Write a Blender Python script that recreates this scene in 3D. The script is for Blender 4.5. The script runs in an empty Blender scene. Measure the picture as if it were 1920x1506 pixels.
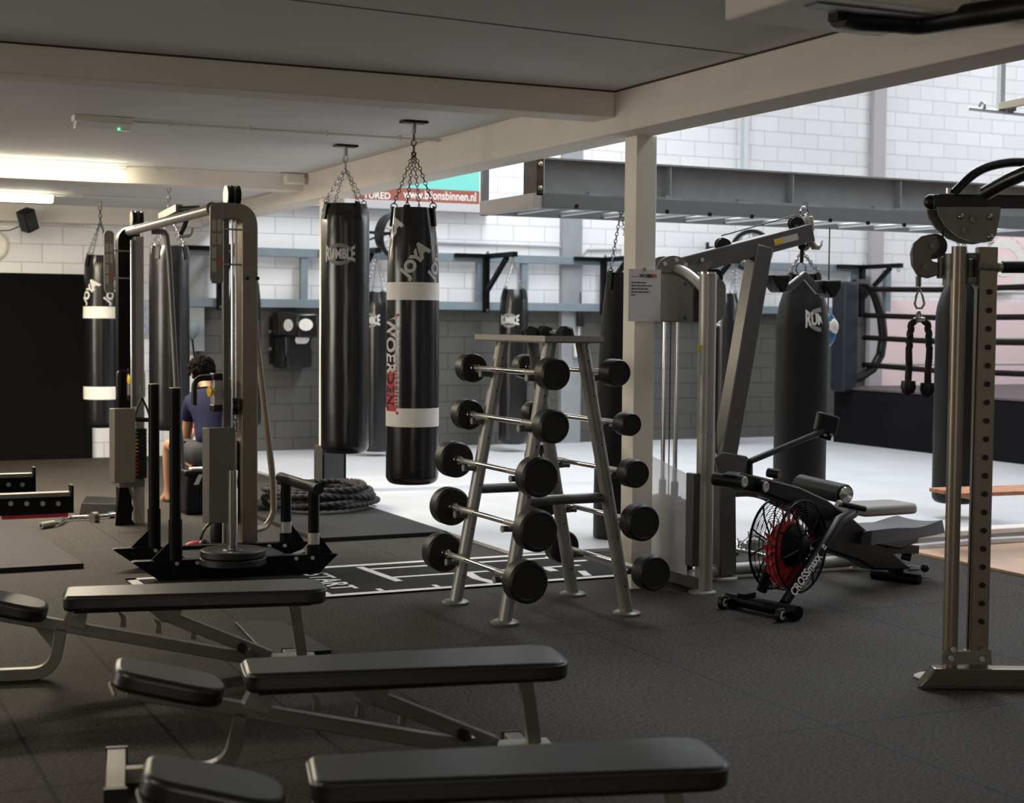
import bpy, bmesh, math, random
from mathutils import Vector as V, Matrix, noise
random.seed(7)
S = bpy.context.scene
COL = S.collection
PI = math.pi
R = math.radians

# ---------------------------------------------------------------- camera
F, H = 2921.0, 1.56                      # focal length in pixels of a 1920x1506 frame, eye height in metres
RX = V((.90491183, -.42550627, .00888836)); UX = V((.01361755, .04982107, .99866532)); FX = V((.42538118, .90358302, -.05087802))
cam_d = bpy.data.cameras.new('camera'); cam = bpy.data.objects.new('camera', cam_d); COL.objects.link(cam)
cam_d.sensor_width = 36; cam_d.lens = F / 1920 * 36
m3 = Matrix((RX, UX, -FX)).transposed().to_4x4(); m3.translation = V((0, 0, H)); cam.matrix_world = m3
cam_d.clip_start = .05; cam_d.clip_end = 100
cam_d.dof.use_dof = True; cam_d.dof.focus_distance = 8.6; cam_d.dof.aperture_fstop = 3.2
S.camera = cam
S.view_settings.view_transform = 'Standard'; S.view_settings.look = 'None'
S.view_settings.gamma = 1; S.view_settings.use_curve_mapping = False
S.view_settings.exposure = 0.0

# ---------------------------------------------------------------- light of the place
w = bpy.data.worlds.new('world'); S.world = w; w.use_nodes = True
w.node_tree.nodes['Background'].inputs[0].default_value = (.8, .9, 1, 1); w.node_tree.nodes['Background'].inputs[1].default_value = .02
def area(name, loc, sx, sy, energy, colour, direction):
    l = bpy.data.lights.new(name, 'AREA'); l.shape = 'RECTANGLE'; l.size = sx; l.size_y = sy; l.energy = energy; l.color = colour
    o = bpy.data.objects.new(name, l); COL.objects.link(o); o.location = loc
    o.rotation_euler = V(direction).to_track_quat('-Z', 'Y').to_euler(); return o
DAY = (.93, .97, 1.0); WARM = (1.0, .86, .66)
for yy, en in ((5.0, 95), (9.5, 360), (14.0, 470)):      # daylight through the three roof lights of the hall
    area('skylight', (8.0, yy, 6.75), 6.4, 2.0, en, DAY, (-.1, 0, -1))
area('hall_window', (18.85, 11.0, 4.4), 8.0, 2.8, 250, DAY, (-1, 0, -.05))
area('ring_fill', (16.6, 14.6, 6.75), 4.0, 1.6, 170, DAY, (0, .55, -1))  # added light that brightens the ring corner; no roof opening here
area('front_fill', (.5, -3.9, 1.5), 5.0, 1.6, 95, (1, .90, .76), (.3, 1, .05))  # added warm fill from behind the camera, no window known there
area('left_window', (-5.9, 9.8, 1.8), 4.0, 1.4, 185, (1, .93, .82), (1, -.03, .12))

# ---------------------------------------------------------------- points in the place, from sight lines
def ray(px, py): return RX * ((px - 960) / F) - UX * ((py - 753) / F) + FX
def dep(px, py, t): return V((0, 0, H)) + ray(px, py) * t
def onz(px, py, z=0.0): d = ray(px, py); return V((0, 0, H)) + d * ((z - H) / d.z)
def onx(px, py, x): d = ray(px, py); return V((0, 0, H)) + d * (x / d.x)
def ony(px, py, y): d = ray(px, py); return V((0, 0, H)) + d * (y / d.y)
def upright(px, py, o, ang, v=0.0):      # where a sight line meets the upright plane through o: (distance along, height)
    u = V((math.cos(ang), math.sin(ang), 0)); n = V((-u.y, u.x, 0)); d = ray(px, py); o = V((o[0], o[1], 0))
    t = (o.dot(n) + v) / d.dot(n); p = V((0, 0, H)) + d * t
    return ((p - o).dot(u), p.z)

# ---------------------------------------------------------------- materials
MATS = {}
def mat(name, c, rough=.5, metal=0.0, var=0.0, scale=30.0, bump=0.0, bscale=None, spec=.5, emit=None, alpha=1.0, detail=3):
    m = bpy.data.materials.new(name); m.use_nodes = True; t = m.node_tree; N = t.nodes; L = t.links
    b = N['Principled BSDF']; b.inputs['Roughness'].default_value = rough; b.inputs['Metallic'].default_value = metal
    b.inputs['Specular IOR Level'].default_value = spec; b.inputs['Base Color'].default_value = (*c, 1); b.inputs['Alpha'].default_value = alpha
    tc = N.new('ShaderNodeTexCoord')
    if var:
        n = N.new('ShaderNodeTexNoise'); n.inputs['Scale'].default_value = scale; n.inputs['Detail'].default_value = detail
        L.new(tc.outputs['Object'], n.inputs['Vector'])
        r = N.new('ShaderNodeValToRGB'); r.color_ramp.elements[0].position = .3; r.color_ramp.elements[1].position = .7
        r.color_ramp.elements[0].color = (*[x * (1 - var) for x in c], 1); r.color_ramp.elements[1].color = (*[min(1, x * (1 + var)) for x in c], 1)
        L.new(n.outputs['Fac'], r.inputs['Fac']); L.new(r.outputs['Color'], b.inputs['Base Color'])
    if bump:
        n2 = N.new('ShaderNodeTexNoise'); n2.inputs['Scale'].default_value = bscale or scale; n2.inputs['Detail'].default_value = 4
        L.new(tc.outputs['Object'], n2.inputs['Vector'])
        bp = N.new('ShaderNodeBump'); bp.inputs['Strength'].default_value = bump; bp.inputs['Distance'].default_value = .01
        L.new(n2.outputs['Fac'], bp.inputs['Height']); L.new(bp.outputs['Normal'], b.inputs['Normal'])
    if emit: b.inputs['Emission Color'].default_value = (*c, 1); b.inputs['Emission Strength'].default_value = emit
    MATS[name] = m; return m
def mth(N, L, op, a, b=None):
    n = N.new('ShaderNodeMath'); n.operation = op
    for i, x in enumerate((a, b)):
        if x is None: continue
        if isinstance(x, (int, float)): n.inputs[i].default_value = x
        else: L.new(x, n.inputs[i])
    return n.outputs[0]
def blocks(name, c, joint, var=.04):     # concrete blocks 0.44 x 0.20 m, laid in running bond
    m = mat(name, c, .75); t = m.node_tree; N = t.nodes; L = t.links; b = N['Principled BSDF']
    g = N.new('ShaderNodeNewGeometry'); s = N.new('ShaderNodeSeparateXYZ'); L.new(g.outputs['Position'], s.inputs[0])
    k = N.new('ShaderNodeCombineXYZ')
    L.new(mth(N, L, 'ADD', mth(N, L, 'ADD', s.outputs[0], s.outputs[1]), -18.623), k.inputs[0]); L.new(mth(N, L, 'ADD', s.outputs[2], 4.43), k.inputs[1])
    br = N.new('ShaderNodeTexBrick'); br.offset = .5
    for i, v in (('Scale', 1), ('Brick Width', .44), ('Row Height', .2), ('Mortar Size', .0045), ('Mortar Smooth', .2), ('Bias', 0)): br.inputs[i].default_value = v
    br.inputs['Color1'].default_value = (*[x * (1 - var) for x in c], 1); br.inputs['Color2'].default_value = (*[x * (1 + var) for x in c], 1); br.inputs['Mortar'].default_value = (*joint, 1)
    L.new(k.outputs[0], br.inputs['Vector']); L.new(br.outputs['Color'], b.inputs['Base Color'])
    bp = N.new('ShaderNodeBump'); bp.inputs['Strength'].default_value = .5; bp.inputs['Distance'].default_value = .006; bp.invert = True
    L.new(br.outputs['Fac'], bp.inputs['Height']); L.new(bp.outputs['Normal'], b.inputs['Normal']); return m
def rubber(name):                        # speckled rubber tiles, 0.517 x 1.01 m at the benches, larger elsewhere
    m = mat(name, (.05, .047, .043), .8, spec=.25); t = m.node_tree; N = t.nodes; L = t.links; b = N['Principled BSDF']
    g = N.new('ShaderNodeNewGeometry'); s = N.new('ShaderNodeSeparateXYZ'); L.new(g.outputs['Position'], s.inputs[0])
    n = N.new('ShaderNodeTexNoise'); n.inputs['Scale'].default_value = 75; n.inputs['Detail'].default_value = 6; L.new(g.outputs['Position'], n.inputs['Vector'])
    n3 = N.new('ShaderNodeTexNoise'); n3.inputs['Scale'].default_value = 1.3; n3.inputs['Detail'].default_value = 3; L.new(g.outputs['Position'], n3.inputs['Vector'])
    r = N.new('ShaderNodeValToRGB'); e = r.color_ramp.elements; e[0].position = .36; e[0].color = (.007, .006, .005, 1); e[1].position = .64; e[1].color = (.072, .062, .054, 1)
    L.new(n.outputs['Fac'], r.inputs['Fac'])
    def seam(axis, off, per, wd): return mth(N, L, 'LESS_THAN', mth(N, L, 'MODULO', mth(N, L, 'ADD', axis, 20 * per - off), per), wd)
    left = mth(N, L, 'MULTIPLY', mth(N, L, 'LESS_THAN', s.outputs[0], 2.35), mth(N, L, 'LESS_THAN', s.outputs[1], 7.76))
    a = mth(N, L, 'MULTIPLY', left, mth(N, L, 'MAXIMUM', seam(s.outputs[0], .788, .517, .016), seam(s.outputs[1], .21, 1.012, .013)))
    c = mth(N, L, 'MULTIPLY', mth(N, L, 'SUBTRACT', 1, left), mth(N, L, 'MAXIMUM', seam(s.outputs[0], 3.68, 1.55, .008), seam(s.outputs[1], 4.885, 1.98, .009)))
    sm = mth(N, L, 'MAXIMUM', a, c)
    hs = mth(N, L, 'ADD', .78, mth(N, L, 'MULTIPLY', n3.outputs['Fac'], .44))
    mx = N.new('ShaderNodeMix'); mx.data_type = 'RGBA'; mx.blend_type = 'MULTIPLY'; mx.inputs[0].default_value = 1
    L.new(r.outputs['Color'], mx.inputs[6]); L.new(hs, mx.inputs[7])
    m2 = N.new('ShaderNodeMix'); m2.data_type = 'RGBA'; L.new(sm, m2.inputs[0]); L.new(mx.outputs[2], m2.inputs[6]); m2.inputs[7].default_value = (.0015, .0015, .0015, 1)
    L.new(m2.outputs[2], b.inputs['Base Color'])
    bp = N.new('ShaderNodeBump'); bp.inputs['Strength'].default_value = .35; bp.inputs['Distance'].default_value = .004
    L.new(n.outputs['Fac'], bp.inputs['Height']); L.new(bp.outputs['Normal'], b.inputs['Normal']); return m
M_floor = rubber('rubber_floor')
M_matf = mat('white_mat', (.58, .59, .615), .55, var=.05, scale=2.2, bump=.12, bscale=6)
M_ceil = mat('ceiling_paint', (.72, .715, .715), .8, var=.02, scale=3)
M_beam = mat('beam_paint', (.82, .76, .69), .75, var=.03, scale=4)
M_pillar = mat('pillar_paint', (.93, .875, .79), .7, var=.03, scale=4)
M_wall = blocks('white_blocks', (.86, .86, .88), (.5, .5, .52))
M_dark = blocks('grey_blocks', (.088, .085, .077), (.025, .025, .025))
M_plain = mat('plain_wall', (.6, .59, .57), .8)
M_black = mat('black_plastic', (.006, .006, .0065), .42, spec=.4)
M_blackm = mat('black_metal', (.005, .005, .0055), .4, spec=.12)
M_ladder = mat('ladder_steel', (.19, .20, .21), .5)
M_gloss = mat('black_gloss', (.008, .008, .008), .28, spec=.6)
M_cover = mat('cover_grey', (.17, .153, .13), .45, metal=.25)
M_vinyl = mat('black_vinyl', (.006, .006, .0075), .24, spec=.65, bump=.06, bscale=9)
M_matte = mat('black_canvas', (.004, .004, .005), .5, spec=.3, bump=.12, bscale=20)
M_pad = mat('bench_vinyl', (.010, .009, .0085), .36, spec=.75, bump=.05, bscale=60)
M_white = mat('white_vinyl', (.88, .845, .79), .45, var=.05, scale=12)
M_print = mat('print_grey', (.62, .60, .57), .5)
M_red = mat('print_red', (.55, .02, .03), .5)
M_frame = mat('bench_paint', (.19, .183, .16), .42, metal=.35, var=.08, scale=15)
M_grey = mat('grey_paint', (.14, .134, .127), .38, metal=.5, var=.06, scale=10)
M_bronze = mat('bronze_paint', (.27, .225, .18), .34, metal=.55, var=.05, scale=10)
M_silver = mat('silver_paint', (.40, .385, .36), .42, metal=.45)
M_chrome = mat('chrome', (.72, .71, .70), .14, metal=1)
M_steel = mat('chain_steel', (.34, .34, .34), .3, metal=.9)
M_chaind = mat('dark_chain', (.10, .095, .09), .4, metal=.8)
M_blue = mat('blue_grey_steel', (.20, .25, .285), .5, var=.06, scale=8)
M_ibeam = mat('grey_steel', (.30, .315, .33), .5, var=.08, scale=6)
M_galv = mat('galvanised', (.62, .66, .68), .4, metal=.5)
M_rub = mat('weight_rubber', (.008, .0075, .007), .48, bump=.08, bscale=60)
M_yellow = mat('yellow_plastic', (.75, .50, .03), .4)
M_label = mat('label_grey', (.52, .50, .45), .6)
M_paper = mat('paper', (.78, .75, .77), .8)
M_wood = mat('bench_wood', (.62, .30, .17), .5, var=.2, scale=9)
M_ply = mat('pale_floorboard', (.70, .54, .42), .5, var=.12, scale=7)
M_cream = mat('cream_paint', (.75, .71, .62), .5)
M_skin = mat('skin', (.36, .19, .115), .55)
M_navy = mat('navy_cloth', (.010, .013, .045), .85, spec=.2)
M_short = mat('dark_cloth', (.02, .021, .03), .85)
M_hair = mat('dark_hair', (.006, .0045, .004), .9, bump=.5, bscale=60, spec=.1)
M_turf = mat('black_turf', (.009, .009, .0095), .95, bump=.6, bscale=260)
M_turfw = mat('white_turf', (.95, .94, .91), .95, bump=.6, bscale=260)
M_ring = mat('ring_skirt', (.006, .0058, .0075), .8, spec=.12, var=.2, scale=2)
M_pink = mat('red_banner', (.99, .76, .78), .5)
M_teal = mat('teal_print', (.20, .66, .58), .5)
M_brown = mat('brown_print', (.30, .095, .07), .5)
M_tube = mat('lit_tube', (1.0, .93, .70), .5, emit=20)
M_green = mat('green_lamp', (.05, .9, .3), .5, emit=3)
M_frost = None
def frost():
    m = bpy.data.materials.new('frosted_sheet'); m.use_nodes = True; b = m.node_tree.nodes['Principled BSDF']
    b.inputs['Base Color'].default_value = (.72, .74, .77, 1); b.inputs['Roughness'].default_value = .35; b.inputs['Alpha'].default_value = .42
    return m
M_frost = frost()

# ---------------------------------------------------------------- mesh builder
class MB:
    def __init__(s): s.v = []; s.f = []
    def add(s, vs, fs):
        k = len(s.v); s.v += [V(p) for p in vs]; s.f += [[i + k for i in f] for f in fs]; return s
    def box(s, c, d, rz=0.0, rot=None):
        x, y, z = d[0] / 2, d[1] / 2, d[2] / 2; M = rot or Matrix.Rotation(rz, 3, 'Z'); c = V(c)
        vs = [c + M @ V((a, b, e)) for a in (-x, x) for b in (-y, y) for e in (-z, z)]
        return s.add(vs, [(0, 1, 3, 2), (4, 6, 7, 5), (0, 4, 5, 1), (2, 3, 7, 6), (0, 2, 6, 4), (1, 5, 7, 3)])
    def bb(s, a, b): return s.box([(a[i] + b[i]) / 2 for i in range(3)], [abs(b[i] - a[i]) for i in range(3)])
    def bar(s, p, q, w, h, up=(0, 0, 1)):     # a straight bar of w x h section
        p, q = V(p), V(q); d = (q - p).normalized(); a = d.cross(V(up))
        if a.length < 1e-4: a = d.cross(V((1, 0, 0)))
        a.normalize(); b = a.cross(d)
        vs = [e + a * (i * w / 2) + b * (j * h / 2) for e in (p, q) for i, j in ((-1, -1), (1, -1), (1, 1), (-1, 1))]
        return s.add(vs, [(3, 2, 1, 0), (4, 5, 6, 7), (0, 1, 5, 4), (1, 2, 6, 5), (2, 3, 7, 6), (3, 0, 4, 7)])
    def tube(s, pts, r, n=10, closed=False, sec=None, up=None):
        pts = [V(p) for p in pts]; k = len(pts); rs = r if isinstance(r, (list, tuple)) else [r] * k
        sec = sec or [(math.cos(2 * PI * i / n), math.sin(2 * PI * i / n)) for i in range(n)]; n = len(sec)
        T = []
        for i in range(k):
            a = pts[(i - 1) % k] if (closed or i > 0) else pts[i]; b = pts[(i + 1) % k] if (closed or i < k - 1) else pts[i]
            T.append((b - a).normalized())
        a = V(up) if up else (V((0, 0, 1)) if abs(T[0].z) < .9 else V((1, 0, 0)))
        a = (a - T[0] * a.dot(T[0])).normalized(); vs = []
        for i in range(k):
            a = (a - T[i] * a.dot(T[i])).normalized(); b = T[i].cross(a)
            vs += [pts[i] + a * (x * rs[i]) + b * (y * rs[i]) for x, y in sec]
        fs = []
        for i in range(k if closed else k - 1):
            for j in range(n):
                i2 = (i + 1) % k; fs.append((i * n + j, i * n + (j + 1) % n, i2 * n + (j + 1) % n, i2 * n + j))
        if not closed: fs += [list(range(n))[::-1], [(k - 1) * n + j for j in range(n)]]
        return s.add(vs, fs)
    def rtube(s, pts, w, h, up):              # rectangular tube along a path; w across `up`, h along it
        return s.tube(pts, 1, sec=[(h / 2, -w / 2), (h / 2, w / 2), (-h / 2, w / 2), (-h / 2, -w / 2)], up=up)
    def cyl(s, p, q, r, r2=None, n=16):
        return s.tube([p, q], [r, r if r2 is None else r2], n)
    def lathe(s, prof, o, ax, n=24, loop=False):   # profile of (distance along, radius)
        o, ax = V(o), V(ax).normalized(); a = ax.orthogonal().normalized(); b = ax.cross(a); vs = []
        for h, r in prof:
            vs += [o + ax * h + (a * math.cos(2 * PI * j / n) + b * math.sin(2 * PI * j / n)) * max(r, 1e-5) for j in range(n)]
        fs = [(i * n + j, i * n + (j + 1) % n, (i + 1) * n + (j + 1) % n, (i + 1) * n + j) for i in range(len(prof) - 1) for j in range(n)]
        k = len(prof)
        if loop: return s.add(vs, fs + [((k - 1) * n + j, (k - 1) * n + (j + 1) % n, (j + 1) % n, j) for j in range(n)])
        return s.add(vs, fs + [list(range(n))[::-1], [(k - 1) * n + j for j in range(n)]])
    def prism(s, poly, ext):                  # polygon of 3D points pushed along a vector
        p = [V(x) for x in poly]; e = V(ext); n = len(p)
        return s.add(p + [x + e for x in p], [list(range(n))[::-1], list(range(n, 2 * n))] + [(i, (i + 1) % n, n + (i + 1) % n, n + i) for i in range(n)])
    def sph(s, c, r, n=14, m=9, sc=(1, 1, 1)):
        c = V(c); vs = [c + V((r * sc[0] * math.sin(PI * i / m) * math.cos(2 * PI * j / n), r * sc[1] * math.sin(PI * i / m) * math.sin(2 * PI * j / n), r * sc[2] * math.cos(PI * i / m))) for i in range(m + 1) for j in range(n)]
        return s.add(vs, [(i * n + j, (i + 1) * n + j, (i + 1) * n + (j + 1) % n, i * n + (j + 1) % n) for i in range(m) for j in range(n)])
    def ring(s, c, ax, rad, r, n=24, k=6):
        c, ax = V(c), V(ax).normalized(); a = ax.orthogonal().normalized(); b = ax.cross(a)
        return s.tube([c + (a * math.cos(2 * PI * i / n) + b * math.sin(2 * PI * i / n)) * rad for i in range(n)], r, k, True)
    def chain(s, p, q, link=.034, wd=.011, r=.0032, up=(.3, .5, .1)):
        p, q = V(p), V(q); d = (q - p); L_ = d.length; d.normalize(); n = max(1, round(L_ / (link * .78))); st = L_ / n
        a = d.cross(V(up)).normalized(); b = d.cross(a)
        for i in range(n):
            c = p + d * (st * (i + .5)); e = a if i % 2 else b; h = st * .62 - wd
            pts = [c + d * (h * sg + wd * math.sin(t)) + e * (wd * math.cos(t)) for sg, ts in ((1, (0, PI / 2, PI)), (-1, (PI, 1.5 * PI, 2 * PI))) for t in ts]
            s.tube(pts, r, 4, True)
        return s
def fillet(pts, rad, n=6):
    pts = [V(p) for p in pts]; out = [pts[0]]
    for i in range(1, len(pts) - 1):
        a, b, c = pts[i - 1], pts[i], pts[i + 1]; r = min(rad, (a - b).length * .48, (c - b).length * .48)
        p, q = b + (a - b).normalized() * r, b + (c - b).normalized() * r
        out += [(p * (1 - t) ** 2 + b * (2 * t * (1 - t)) + q * t * t) for t in [k / n for k in range(n + 1)]]
    return out + [pts[-1]]
def part(name, mb, m, parent=None, world=True, bev=0, seg=2, sub=0, ang=38):
    vs = mb.v
    if parent and world:
        mi = root_matrix(parent).inverted(); vs = [mi @ p for p in vs]
    me = bpy.data.meshes.new(name); me.from_pydata([tuple(p) for p in vs], [], mb.f); me.update()
    bm = bmesh.new(); bm.from_mesh(me); bmesh.ops.recalc_face_normals(bm, faces=bm.faces); bm.to_mesh(me); bm.free()
    me.polygons.foreach_set('use_smooth', [True] * len(me.polygons)); me.set_sharp_from_angle(angle=R(ang))
    me.materials.append(m); o = bpy.data.objects.new(name, me); COL.objects.link(o)
    if parent: o.parent = parent
    if bev:
        b = o.modifiers.new('edge', 'BEVEL'); b.width = bev; b.segments = seg; b.limit_method = 'ANGLE'; b.angle_limit = R(40)
    if sub: b = o.modifiers.new('round', 'SUBSURF'); b.levels = sub; b.render_levels = sub
    return o
def root_matrix(o):
    M = Matrix.Identity(4)
    while o: M = o.matrix_basis @ M; o = o.parent
    return M
def tag(o, label, cat, group=None):
    o['label'] = label; o['category'] = cat
    if group: o['group'] = group
    return o
def thing(name, label, cat, loc=(0, 0, 0), rz=0.0, group=None):
    o = bpy.data.objects.new(name, None); COL.objects.link(o); o.empty_display_size = .1
    o.location = loc; o.rotation_euler = (0, 0, rz); return tag(o, label, cat, group)
def single(name, mb, m, label, cat, group=None, org=None, **k):
    org = V(org) if org else sum(mb.v, V()) / len(mb.v)
    mb.v = [p - org for p in mb.v]; o = part(name, mb, m, None, **k); o.location = org; return tag(o, label, cat, group)
def struct(name, mb, m, **k):
    o = part(name, mb, m, None, **k); o['kind'] = 'structure'; return o
def copy_tree(o, parent=None):
    c = o.copy(); COL.objects.link(c); c.parent = parent
    for ch in list(o.children): copy_tree(ch, c)
    return c
def letters(body, size, bold=0.0, spacing=1.0, cut=0.0):
    cu = bpy.data.curves.new('t', 'FONT'); cu.body = body; cu.size = size; cu.offset = bold; cu.space_character = spacing; cu.align_x = 'CENTER'; cu.align_y = 'CENTER'; cu.resolution_u = 3
    o = bpy.data.objects.new('t', cu); COL.objects.link(o)
    me = bpy.data.meshes.new_from_object(o.evaluated_get(bpy.context.evaluated_depsgraph_get()))
    bm = bmesh.new(); bm.from_mesh(me)
    if cut:
        xs = [v.co.x for v in bm.verts]; x = min(xs) + cut
        while x < max(xs):
            bmesh.ops.bisect_plane(bm, geom=bm.verts[:] + bm.edges[:] + bm.faces[:], plane_co=(x, 0, 0), plane_no=(1, 0, 0)); x += cut
    out = ([(v.co.x, v.co.y) for v in bm.verts], [[v.index for v in f.verts] for f in bm.faces] if not bm.verts.index_update() else 0)
    bm.free(); bpy.data.objects.remove(o); bpy.data.curves.remove(cu); bpy.data.meshes.remove(me); return out
def flat_text(body, size, o, e1, e2, **k):
    vs, fs = letters(body, size, **k); o, e1, e2 = V(o), V(e1), V(e2)
    return MB().add([o + e1 * x + e2 * y for x, y in vs], fs)
#@SECTIONS

# ================================================================ THE BUILDING
WY = 17.75                                            # far wall
struct('floor', MB().bb((-6, -4, -.12), (19.2, WY + .2, 0)), M_floor)
b = MB(); b.prism([(4.42, 9.32, .001), (6.7, 9.25, .001), (6.9, 8.72, .001), (19, 8.72, .001), (19, WY, .001), (4.40, WY, .001)], (0, 0, .022))
struct('floor_boxing_mats', b, M_matf)
ZL = 1.742
struct('wall_back', MB().bb((-6, WY, ZL), (19.2, WY + .2, 7)), M_wall)
struct('wall_back_lower', MB().bb((4.33, WY - .001, 0), (19.2, WY + .2, ZL)), M_dark)
struct('wall_back_corner', MB().bb((-6, WY, 0), (4.33, WY + .2, ZL)), M_wall)
struct('wall_left', MB().bb((-6.2, -4, 0), (-6, WY + .2, 3)), M_plain)
struct('wall_front', MB().bb((-6.2, -4.2, 0), (19.2, -4, 7)), M_plain)
struct('wall_right', MB().bb((19.0, -4, 0), (19.2, WY + .2, 7)), M_wall)
struct('ceiling', MB().bb((-6, -4, 2.885), (4.4, 13.8, 3.2)), M_ceil)
struct('ceiling_rear', MB().bb((-6, 13.8, 2.79), (4.4, WY, 3.2)), M_ceil)
struct('trim_beam_long', MB().bb((4.345, -4, 2.645), (4.605, WY, 3.25)), M_beam, bev=.006)
struct('trim_beam_near', MB().bb((-6, 7.88, 2.735), (4.345, 8.13, 2.885)), M_beam, bev=.006)
struct('trim_beam_middle', MB().bb((-6, 13.74, 2.735), (4.345, 13.99, 2.885)), M_beam, bev=.006)
struct('trim_beam_wall', MB().bb((-6, 17.5, 2.60), (4.345, WY, 2.79)), M_beam, bev=.006)
struct('wall_hall_upper', MB().bb((4.345, -4, 3.25), (4.6, WY, 7)), M_plain)
b = MB()
for y0, y1 in ((-4, 4), (6, 8.5), (10.5, 13), (15, WY)): b.bb((4.4, y0, 6.8), (19.2, y1, 7))
for y0, y1 in ((4, 6), (8.5, 10.5), (13, 15)): b.bb((4.4, y0, 6.8), (6.1, y1, 7)); b.bb((14.3, y0, 6.8), (19.2, y1, 7))
struct('ceiling_hall', b, M_plain)
struct('trim_pillar_near', MB().bb((4.505, 7.905, 0), (4.64, 8.045, 2.65)), M_pillar, bev=.004)
struct('trim_pillar_far', MB().bb((4.40, 13.25, 0), (4.575, 13.43, 2.65)), M_pillar, bev=.004)
# steel pilasters of the hall's far wall
for i, (px, py, wd) in enumerate(((1071, 430, .14), (1647, 240, .105), (1396, 262, .032))):
    x = ony(px, py, 17.7).x
    struct('trim_%d' % (i + 1), MB().bb((x - wd, WY - .09, 0 if i < 2 else 3.2), (x + wd, WY - .002, 6.8)), M_ibeam if i == 0 else M_galv if i == 2 else mat('pilaster_paint', (.48, .45, .47), .6))

M_joint = mat('gap_joint', (.06, .055, .05), .9)  # thin dark strips for the gap line at the beam tops
struct('trim_7', MB().bb((-6, 7.872, 2.876), (4.345, 7.88, 2.885)), M_joint); struct('trim_8', MB().bb((4.338, -4, 2.876), (4.345, 7.87, 2.885)), M_joint)
# dark wall panel on the left
p0 = ony(170, 515, WY)
b = MB().bb((-6, WY - .06, 0), (p0.x, WY - .004, p0.z))
mp = mat('ribbed_foam', (.004, .0038, .0036), .9, spec=.1)
t = mp.node_tree; wv = t.nodes.new('ShaderNodeTexWave'); wv.inputs['Scale'].default_value = 30; wv.bands_direction = 'X'
tc = [n for n in t.nodes if n.type == 'TEX_COORD'][0]; t.links.new(tc.outputs['Object'], wv.inputs['Vector'])
bp = t.nodes.new('ShaderNodeBump'); bp.inputs['Strength'].default_value = .25; bp.inputs['Distance'].default_value = .004
t.links.new(wv.outputs['Fac'], bp.inputs['Height']); t.links.new(bp.outputs['Normal'], t.nodes['Principled BSDF'].inputs['Normal'])
single('wall_panel', b, mp, 'large dark ribbed foam panel covering the lower left wall', 'wall panel')

# ---------------------------------------------------------------- ceiling lamps and conduits
def lamp(x0, x1, y, z, label, watts):
    root = thing('ceiling_light', label, 'ceiling light', ((x0 + x1) / 2, y, z))
    h = MB().bb((x0, y - .05, z - .035), (x1, y + .05, z)); part('housing', h, M_white, root)
    d = MB(); d.prism([(x0 + .01, y - .065, z - .036), (x0 + .01, y + .065, z - .036), (x0 + .01, y + .045, z - .085), (x0 + .01, y - .045, z - .085)], (x1 - x0 - .02, 0, 0))
    part('diffuser', d, M_tube, root, bev=.01)
    area('tube_light', ((x0 + x1) / 2, y, z - .10), x1 - x0, .10, watts, WARM, (0, 0, -1))
    return root
l1 = onz(248, 307, 2.86)
lamp(l1.x - 1.55, l1.x, 13.56, 2.84, 'lit tube lamp on the ceiling in front of the middle beam', 170)
lamp(l1.x - 3.3, l1.x - 1.75, 13.56, 2.84, 'lit tube lamp further along the middle beam', 170)
l2 = onz(100, 376, 2.72)
lamp(l2.x - 1.55, l2.x, l2.y, 2.78, 'lit tube lamp on the ceiling near the far wall', 18)
lamp(-2.4, -.85, 10.7, 2.86, 'lit tube lamp in the middle ceiling bay', 80)
lamp(-2.4, -.85, 4.0, 2.86, 'added tube lamp, out of view, in the near ceiling bay', 12)  # extra lamp added out of view; this bay has none of its own
e = onz(192, 226, 2.86)
root = thing('emergency_light', 'unlit box lamp with a tiny green light on the ceiling', 'emergency light', (e.x, e.y, 2.885))
part('housing', MB().bb((e.x - .19, e.y - .06, 2.845), (e.x + .19, e.y + .06, 2.884)), M_cream, root, bev=.004)
part('diffuser', MB().prism([(e.x - .18, e.y - .05, 2.845), (e.x - .18, e.y + .05, 2.845), (e.x - .18, e.y + .03, 2.80), (e.x - .18, e.y - .03, 2.80)], (.36, 0, 0)), mat('clear_cover', (.9, .9, .9), .12), root, bev=.006)
part('indicator', MB().sph((e.x + .1, e.y - .035, 2.805), .008), M_green, root)
def conduit(x0, x1, y, z, label):
    root = thing('conduit', label, 'conduit', ((x0 + x1) / 2, y, z))
    part('pipe', MB().cyl((x0, y, z - .018), (x1, y, z - .018), .009, n=8), M_cream, root)
    x = x0 + .25
    while x < x1: part('clip', MB().box((x, y, z - .018), (.022, .03, .036)), M_cream, root); x += .55
conduit(e.x + .19, 4.34, e.y, 2.884, 'thin white pipe running from the unlit box lamp across the ceiling')
conduit(l1.x + .02, 4.2, 13.60, 2.884, 'thin white pipe running along the middle beam from the lit lamp')
conduit(l2.x + .02, 4.3, l2.y, 2.789, 'thin white pipe along the ceiling near the far wall')
j = V((4.22, 13.62, 2.83)); root = thing('junction_box', 'white junction box where the middle beam meets the long beam', 'junction box', j)
part('box', MB().box(j, (.17, .09, .09)), M_white, root, bev=.006); part('cover', MB().box(j + V((0, -.05, 0)), (.13, .012, .06)), M_cream, root, bev=.004)
part('gland', MB().cyl(j + V((.085, 0, 0)), j + V((.12, 0, 0)), .02), M_cream, root)

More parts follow.
